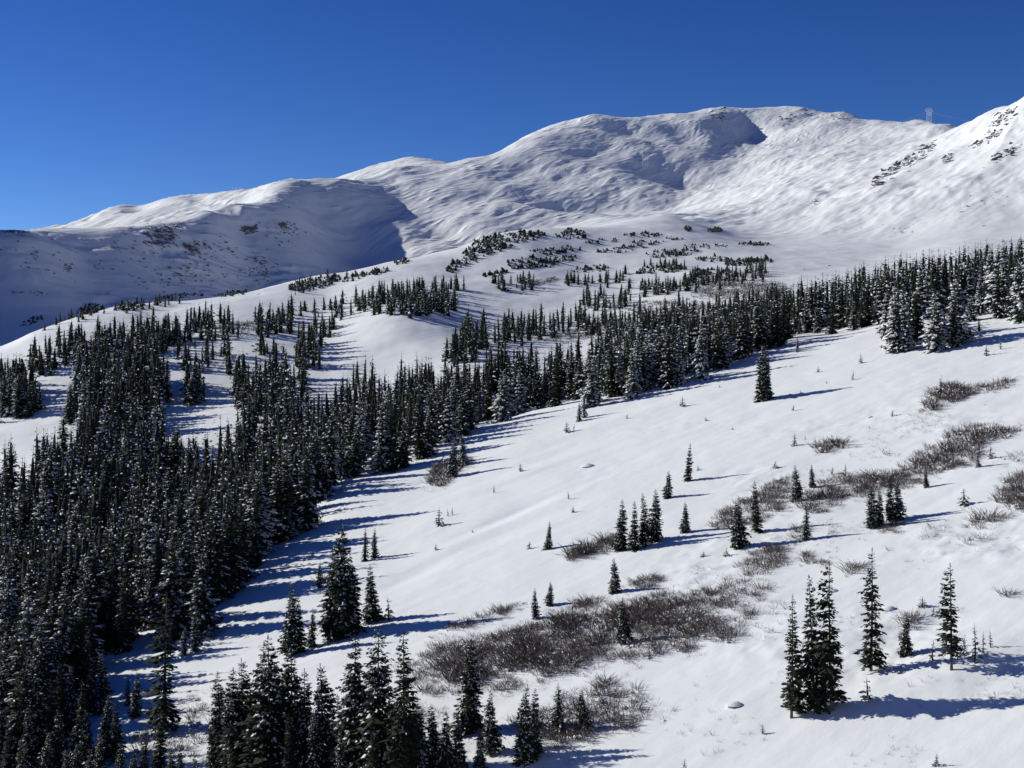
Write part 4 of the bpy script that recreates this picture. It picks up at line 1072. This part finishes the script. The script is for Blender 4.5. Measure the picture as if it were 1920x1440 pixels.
def build_twigs():
    rs = np.random.RandomState(321); tw = []
    Y = np.sqrt(rs.uniform(100 ** 2, 240 ** 2, 9000)); px = rs.uniform(760, 1960, 9000)
    X = Y * (px - 960) / F; Z = ground_z(X, Y); py = 720 - F * Z / Y
    ok = inside(px, py, [(1000, 1440), (1180, 1300), (1300, 1200), (1280, 1080), (1340, 1000), (1480, 880), (1620, 830), (1700, 740), (1960, 690), (1960, 1460)])
    ok &= perlin(X / 9 + 2, Y / 11) + rs.normal(0, .08, 9000) > .25
    for x, y, z in zip(X[ok], Y[ok], Z[ok]):
        (V, Fc), _w = SPARSE[rs.randint(3)]; h = rs.uniform(.18, .55)
        tw.append((place(V, x, y, z, h, h, rs.rand() * 6.28), Fc))
    tag(link('scattered_twigs', make_mesh('scattered_twigs', *grow(*tw), M_TWIG)), 'fine twig tips poking through the snow of the lower right slope', 'twigs', kind='stuff')
    print('twigs', len(tw))
def build_brush():
    for i, (poly, sp, h, lab, spars) in enumerate(SHRUBS):
        willow(poly, sp, h, lab, sparse=bool(spars), seed=i)
    for i, (poly, sp, h, lab, sn) in enumerate(THICKETS):
        willow(poly, sp, h, lab, 'willow_thicket', snow=sn, kind='stuff', seed=70 + i, sc=(1.04, 1.1, 1.5)[i])
    for i, (poly, sp, h, lab) in enumerate(FARBRUSH):
        willow(poly, sp, h, lab, 'brush_field', snow=.3, kind='stuff', seed=90 + i, src=FARB, sc=1.05)

# ------------------------------------------------------------------ dwarf wind-clipped spruce mats of the tree line
MATS = [
 (ell(1130, 452, 26, 4, .1), 2.3, 1.8, .5, 'low dwarf spruce mat uphill of the snowy streak'),
 (ell(1320, 462, 36, 4, 0), 2.4, 1.6, .5, 'snow-dusted dwarf spruce streak under the bench'),
 (ell(1340, 486, 30, 5, 0), 2.3, 1.8, .35, 'dark dwarf spruce streak in the middle of the upper meadow'),
 (ell(1110, 505, 30, 6, .1), 2.2, 2.0, .4, 'dwarf spruce mat between the meadow clumps'),
 (ell(1330, 512, 36, 6, 0), 2.2, 2.2, .25, 'dark dwarf spruce mat just above the brush field'),
 (ell(900, 470, 20, 8, .5), 2.2, 2.0, .8, 'snow-plastered dwarf spruce on the steep side of the knoll'),
 (ell(660, 522, 22, 5, .25), 2.2, 1.9, .6, 'dwarf spruce patch along the rim beyond the frosted bank'),
 (ell(430, 552, 26, 4, .1), 2.3, 1.8, .4, 'low dwarf spruce patch on the rim of the left meadow'),
 ([(865, 490), (900, 455), (940, 440), (1000, 438), (1010, 448), (960, 460), (920, 480), (880, 500)], 2.6, 2.6, .8, 'largest snow-plastered dwarf spruce bank on the knoll below the mountain'),
 ([(955, 492), (1000, 482), (1035, 488), (1030, 500), (970, 505)], 2.0, 2.3, .3, 'dark dwarf spruce mat just below the snow-plastered bank'),
 ([(1000, 470), (1060, 462), (1080, 470), (1020, 480)], 2.2, 2.0, .35, 'dwarf spruce mat at the uphill end of the knoll'),
 (ell(1072, 440, 24, 9, 0), 2.3, 2.3, .6, 'snowy dwarf spruce clump high on the knoll ridge'),
 (ell(1206, 441, 30, 4, 0), 2.2, 2.0, .25, 'long dark dwarf spruce mat under the big mountain face'),
 (ell(1262, 447, 16, 3, 0), 2.4, 1.6, .3, 'small dark dwarf spruce mat beside the long one'),
 (ell(1216, 455, 26, 4, 0), 2.4, 1.6, .4, 'low dwarf spruce mat below the long dark one'),
 (ell(1165, 468, 40, 5, .1), 2.5, 1.7, .7, 'snow-covered dwarf spruce streak across the meadow'),
 (ell(1060, 486, 18, 6, .1), 2.2, 2.0, .35, 'dwarf spruce clump between the mat and the meadow'),
 (ell(1260, 475, 42, 7, .1), 2.3, 1.9, .55, 'broad snowy dwarf spruce mat in the upper meadow'),
 (ell(1240, 506, 40, 7, .1), 2.2, 2.3, .35, 'dwarf spruce clump above the meadow trees'),
 (ell(1415, 458, 26, 3, 0), 2.3, 1.5, .25, 'thin dark dwarf spruce mat at the foot of the bright flank'),
 (ell(1400, 492, 40, 6, .05), 2.2, 2.2, .3, 'dark dwarf spruce mat above the brush field'),
 (ell(1340, 432, 12, 4, 0), 2.2, 1.8, .6, 'small snowy clump by the rock knob below the mountain'),
 (ell(1290, 430, 6, 4, 0), 2.0, 2.2, .3, 'tiny dark clump beside the rock knob'),
 (ell(700, 512, 26, 5, .2), 2.2, 2.0, .65, 'dwarf spruce streak on the rim above the shaded valley'),
 (ell(755, 492, 14, 4, .1), 2.2, 1.8, .5, 'small dwarf spruce clump on the shaded valley rim'),
 (ell(590, 532, 42, 10, .25), 2.1, 2.1, .6, 'frosted dwarf spruce bank on the rim left of the meadow trees'),
 (ell(340, 556, 38, 4, .1), 2.2, 2.0, .35, 'dark dwarf spruce row on the rim of the upper left meadow'),
 (ell(245, 578, 26, 5, .1), 2.1, 2.2, .45, 'dwarf spruce clump on the upper left meadow rim'),
 (ell(172, 580, 16, 9, .1), 2.0, 2.6, .4, 'dark dwarf spruce clump near the left end of the meadow rim'),
 (ell(62, 602, 20, 6, .4), 2.1, 2.0, .35, 'dwarf spruce clump on the shaded left tip of the meadow'),
 (ell(850, 500, 10, 10, .6), 2.2, 1.9, .6, 'frosted dwarf spruce streak down the knoll slope'),
 (ell(930, 515, 22, 5, .1), 2.2, 2.2, .4, 'dwarf spruce clump at the foot of the knoll'),
]
def build_mats():
    for i, (poly, sp, h, snow, lab) in enumerate(MATS):
        rs = np.random.RandomState(1300 + i)
        c0 = np.array(poly, float).mean(0); poly = [tuple(c0 + (np.array(v) - c0) * np.array([1.25, 1.1])) for v in poly]
        d0, d1 = patch_range(poly)
        X, Y, Z = scatter_in(poly, d0 * .95, d1 * 1.05, sp * 1.0, rs)
        if not len(X): print('no mat', lab); continue
        cx, cy, cz = X.mean(), Y.mean(), Z.mean()
        nd, sn = [], []
        for x, y, z in zip(X, Y, Z):
            k = MATK[(3 if rs.rand() < snow else 0) + rs.randint(3)]
            hh = h * rs.uniform(.3, 1.0) * (1.4 if rs.rand() < .1 else .75)
            for src, dst in ((k.needles, nd), (k.snow, sn)):
                dst.append((place(src[0], x - cx, y - cy, z - cz, hh / 2.0 * rs.uniform(1.6, 2.6) + .3, hh / 2.0, rs.rand() * 6.28), src[1]))
        o = link('dwarf_spruce_mat', make_mesh('crown', *grow(*nd), M_NEEDLE)); o.location = (cx, cy, cz)
        tag(link('snow_load', make_mesh('snow_load', *grow(*sn), M_LOAD, smooth=True), o), kind='stuff')
        tag(o, lab, 'shrub', 'dwarf spruce mats at the tree line')
MATK = [Kind('mat', 800 + i, 2.0, [.55, .7, .45][i % 3], 3, 4, 2, base=.0, snow=[.2, .35, .25, .7, .9, .8][i], lod=2, ragged=.3, lean=.3, fat=2.4, core=.75) for i in range(6)]

# ------------------------------------------------------------------ rocks
def boulder(seed):
    rs = np.random.RandomState(seed)
    t = (1 + 5 ** .5) / 2
    V = np.array([(-1, t, 0), (1, t, 0), (-1, -t, 0), (1, -t, 0), (0, -1, t), (0, 1, t), (0, -1, -t), (0, 1, -t), (t, 0, -1), (t, 0, 1), (-t, 0, -1), (-t, 0, 1)], float)
    V /= np.linalg.norm(V[0]); V *= rs.uniform(.7, 1.25, (12, 1)); V[:, 2] *= .75
    Fc = np.array([(0, 11, 5), (0, 5, 1), (0, 1, 7), (0, 7, 10), (0, 10, 11), (1, 5, 9), (5, 11, 4), (11, 10, 2), (10, 7, 6), (7, 1, 8), (3, 9, 4), (3, 4, 2), (3, 2, 6), (3, 6, 8), (3, 8, 9), (4, 9, 5), (2, 4, 11), (6, 2, 10), (8, 6, 7), (9, 8, 1)])
    return V, Fc
BOULD = [boulder(20 + i) for i in range(5)]
OUTCROPS = [  # column, row, half-length, half-width, tilt, stones, size, label
 (1672, 322, 34, 8, .72, 34, 5.5, 'lower part of the long rock rib on the bright right flank'),
 (1728, 288, 30, 8, .75, 30, 5.5, 'upper part of the long rock rib on the bright right flank'),
 (1776, 297, 8, 8, .3, 12, 4.5, 'small rock knob past the long rock rib'),
 (1888, 287, 24, 9, .5, 22, 4.5, 'brown rock outcrop cut near the right edge of the flank'),
 (1850, 262, 30, 8, .6, 20, 4.0, 'snowy rocks high on the flank under the right skyline'),
 (1880, 222, 26, 10, .6, 24, 4.0, 'rocks just under the skyline at the right edge'),
 (1345, 214, 16, 9, .2, 20, 7, 'rocky knob on the summit ridge of the mountain'),
 (1475, 222, 18, 7, .1, 16, 6, 'rocks below the second summit of the mountain'),
 (1575, 222, 12, 5, .2, 12, 6, 'rocks on the pointed knob of the mountain skyline'),
 (1527, 378, 6, 5, 0, 9, 3.0, 'dark rocks at the lip of the snow hollow'),
 (308, 428, 40, 9, .05, 40, 3.4, 'dark crag under the crest of the shaded ridge'),
 (365, 462, 22, 12, .3, 26, 3.2, 'dark crag halfway down the shaded ridge'),
 (473, 430, 14, 8, .4, 16, 3.2, 'small dark crag at the upper shaded ridge'),
 (545, 425, 10, 12, .3, 14, 3.2, 'small crag near the far end of the shaded ridge'),
 (212, 461, 8, 6, 0, 9, 2.6, 'small dark rocks low under the left crest of the ridge'),
 (125, 502, 8, 6, .3, 10, 2.4, 'dark rock cluster on the shaded slope at left'),
 (185, 498, 9, 5, -.3, 9, 2.2, 'second dark rock cluster on the shaded slope at left'),
 (62, 474, 8, 6, .2, 9, 2.4, 'dark rocks near the left edge of the shaded ridge'),
 (28, 433, 26, 4, 0, 16, 2.6, 'dark rocks along the crest at the left edge'),
 (55, 548, 32, 3, -.05, 14, 2.2, 'dark rock row at the foot of the shaded slope at left'),
]
def build_rocks():
    meshes = [make_mesh('rock', V, Fc, M_ROCK) for V, Fc in BOULD]
    for i, (px, py, rl, rw, tilt, n, size, lab) in enumerate(OUTCROPS):
        rs = np.random.RandomState(1500 + i)
        g = ground_hit(px, py, 650, 3600)
        if g is None: print('no rock', lab); continue
        root = link('rock_outcrop', None); root.location = g; tag(root, lab, 'rock', 'rock outcrops of the high slopes')
        for k in range(int(n * (2.4 if px > 1600 else 1.6))):
            u = rs.uniform(-1, 1); v = rs.normal(0, .62)
            h = ground_hit(px + u * rl, py - u * rl * tilt + v * rw, 650, 3600)
            if h is None or abs(h[1] - g[1]) > 260: continue
            s = size * rs.uniform(.2, .72) * (1.25 if px > 1600 else 1.0)
            o = link('rock', meshes[rs.randint(5)], root)
            o.location = (h[0] - g[0], h[1] - g[1], h[2] - g[2] - s * .15); o.scale = (s * rs.uniform(.8, 1.5), s * rs.uniform(.7, 1.2), s * rs.uniform(.5, .95)); o.rotation_euler = (rs.uniform(-.4, .4), rs.uniform(-.4, .4), rs.rand() * 6.28)
    # loose stones of the shaded slope
    rs = np.random.RandomState(77); soup = []
    for (cx, cy, rx, ry, n) in ((330, 520, 80, 26, 110), (490, 505, 34, 30, 80), (390, 480, 70, 30, 70), (250, 470, 70, 22, 40), (100, 480, 90, 40, 40), (530, 430, 40, 30, 30), (1850, 380, 60, 40, 22), (1690, 430, 60, 16, 14), (1600, 500, 90, 12, 14)):
        for k in range(n):
            h = ground_hit(cx + rs.normal(0, .55) * rx, cy + rs.normal(0, .55) * ry, 560, 3600)
            if h is None: continue
            s = rs.uniform(.4, 1.5) * h[1] / 1200
            V, Fc = BOULD[rs.randint(5)]
            soup.append((place(V, h[0], h[1], h[2], s * rs.uniform(.9, 1.8), s * .8, rs.rand() * 6.28), Fc))
    tag(link('loose_stones', make_mesh('loose_stones', *grow(*soup), M_ROCK)), 'loose dark stones strewn over the high snow slopes', 'stones', kind='stuff')
    # snow-capped boulders and stumps on the near slope
    for i, (px, py, s, lab) in enumerate(((1108, 874, .9, 'snow-capped boulder on the open central slope'), (1385, 1322, .62, 'snow-capped stump with two dark tops at the lower right'),
                                          (1673, 1142, .6, 'snow-covered boulder uphill of the tall slender spruce'), (1634, 782, .4, 'small dark stone on the upper right slope'),
                                          
                                          (1566, 1108, .5, 'snow-covered stone behind the tops of the three tall spruces'), (998, 798, .35, 'lone dark stone below the forest band'))):
        g = ground_hit(px, py)
        V, Fc = BOULD[i % 5]
        root = link('boulder', make_mesh('boulder', V * s, Fc, M_ROCK0)); root.location = (g[0], g[1], g[2] - .3 * s)
        V, Fc = LUMP[i % 4]
        link('snow_cap', make_mesh('snow_cap', V * np.array([s * 1.5, s * 1.1, s * .55]) + np.array([-.45 * s, .1 * s, s * .22]), Fc, M_LOAD, smooth=True), root)
        tag(root, lab, 'boulder', 'boulders on the near slope')

def build_snag():
    rs = np.random.RandomState(5); g = ground_hit(6, 1336)
    H = (1336 - 1252) * g[1] / F
    o = link('dead_tree', None); o.location = g; tag(o, 'bare grey dead tree standing at the left edge among dark spruces', 'tree')
    link('trunk', make_mesh('trunk', *tube([(0, 0, -.5), (.05, 0, H * .5), (.12, .05, H)], [.11, .08, .02], 7), M_DEAD), o)
    for k in range(16):
        z = H * rs.uniform(.25, .95); a = rs.rand() * 6.28; l = rs.uniform(.25, .8) * (1.1 - z / H)
        link('branch', make_mesh('branch', *tube([(.05, 0, z), (math.cos(a) * l, math.sin(a) * l, z - .12 * l), (math.cos(a) * l * 1.4, math.sin(a) * l * 1.4, z - .3 * l)], [.03, .02, .006], 4), M_DEAD), o)
# ------------------------------------------------------------------ power line
def pylon(px, top, base, lab, turn=0.3):
    g = ground_hit(px, base, 1000, 3600)
    if g is None: print('no pylon', px); return None
    H = (base - top) * g[1] / F
    r = link('power_pylon', None); r.location = g; r.rotation_euler = (0, 0, turn)
    th = (.3 if px > 1500 else .2) * H / 25 * g[1] / 2000
    for x in (-4.2, 0, 4.2):
        link('pole', make_mesh('pole', *tube([(x, 0, -3), (x, 0, H)], [th, th * .8], 5), M_STEEL), r)
    link('crossarm', make_mesh('crossarm', *tube([(-8, 0, H * .86), (8, 0, H * .86)], [th * .8, th * .8], 5), M_STEEL), r)
    for a, b in ((-4.2, 0), (0, 4.2)):
        link('brace', make_mesh('brace', *tube([(a, 0, H * .45), (b, 0, H * .84)], [th * .5, th * .5], 4), M_STEEL), r)
        link('brace', make_mesh('brace', *tube([(b, 0, H * .45), (a, 0, H * .84)], [th * .5, th * .5], 4), M_STEEL), r)
    for x in (-7, 0, 7):
        link('insulator', make_mesh('insulator', *tube([(x, -.3, H * .86), (x, -.3, H * .76)], [th * .6, th * .6], 5), M_STEEL), r)
    tag(r, lab, 'pylon', 'pylons of the power line')
    return np.array(g), H, turn
def build_power():
    P = {}
    for k, (px, top, base, lab) in enumerate(((1742, 202, 232, 'frosted power pylon standing against the sky on the pass'), (1210, 286, 314, 'frosted power pylon in front of the shaded hollow of the mountain face'),
                                              (1058, 304, 326, 'faint frosted pylon on the open mountain face'), (1131, 302, 314, 'tiny faint pylon between two others on the mountain face'), (443, 350, 374, 'frosted pylon at the crest of the sunlit bump at left'))):
        P[k] = pylon(px, top, base, lab)
    def cable(a, b, sag, off, lab):
        (ga, ha, ta), (gb, hb, tb) = a, b
        A = ga + np.array([off * math.cos(ta), off * math.sin(ta), ha * .76]); B = gb + np.array([off * math.cos(tb), off * math.sin(tb), hb * .76])
        pts = [A + (B - A) * t - np.array([0, 0, sag * 4 * t * (1 - t)]) for t in np.linspace(0, 1, 17)]
        tag(link('power_cable', make_mesh('power_cable', *tube(pts, [.10] * 17, 4), M_CABLE)), lab, 'cable', 'cables of the power line')
    if P[0] is not None:
        g, H, t = P[0]
        far = (np.array([g[0] + 420, g[1] + 120, g[2] - 25]), 24, t)
        for off, w in ((-7, 'outer'), (0, 'middle'), (7, 'inner')):
            cable(P[0], far, 14, off, '%s thin frosted cable running right from the pass pylon' % w)
        if P[1] is not None:
            for off, w in ((-7, 'outer'), (0, 'middle'), (7, 'inner')):
                cable(P[1], P[0], 30, off, '%s thin frosted cable running left from the pass pylon' % w)
# ------------------------------------------------------------------ build
build_terrain()
build_singles()
build_woods()
build_seedlings()
plant_trees()
build_mats()
build_brush()
build_twigs()
build_rocks()
build_snag()
build_power()
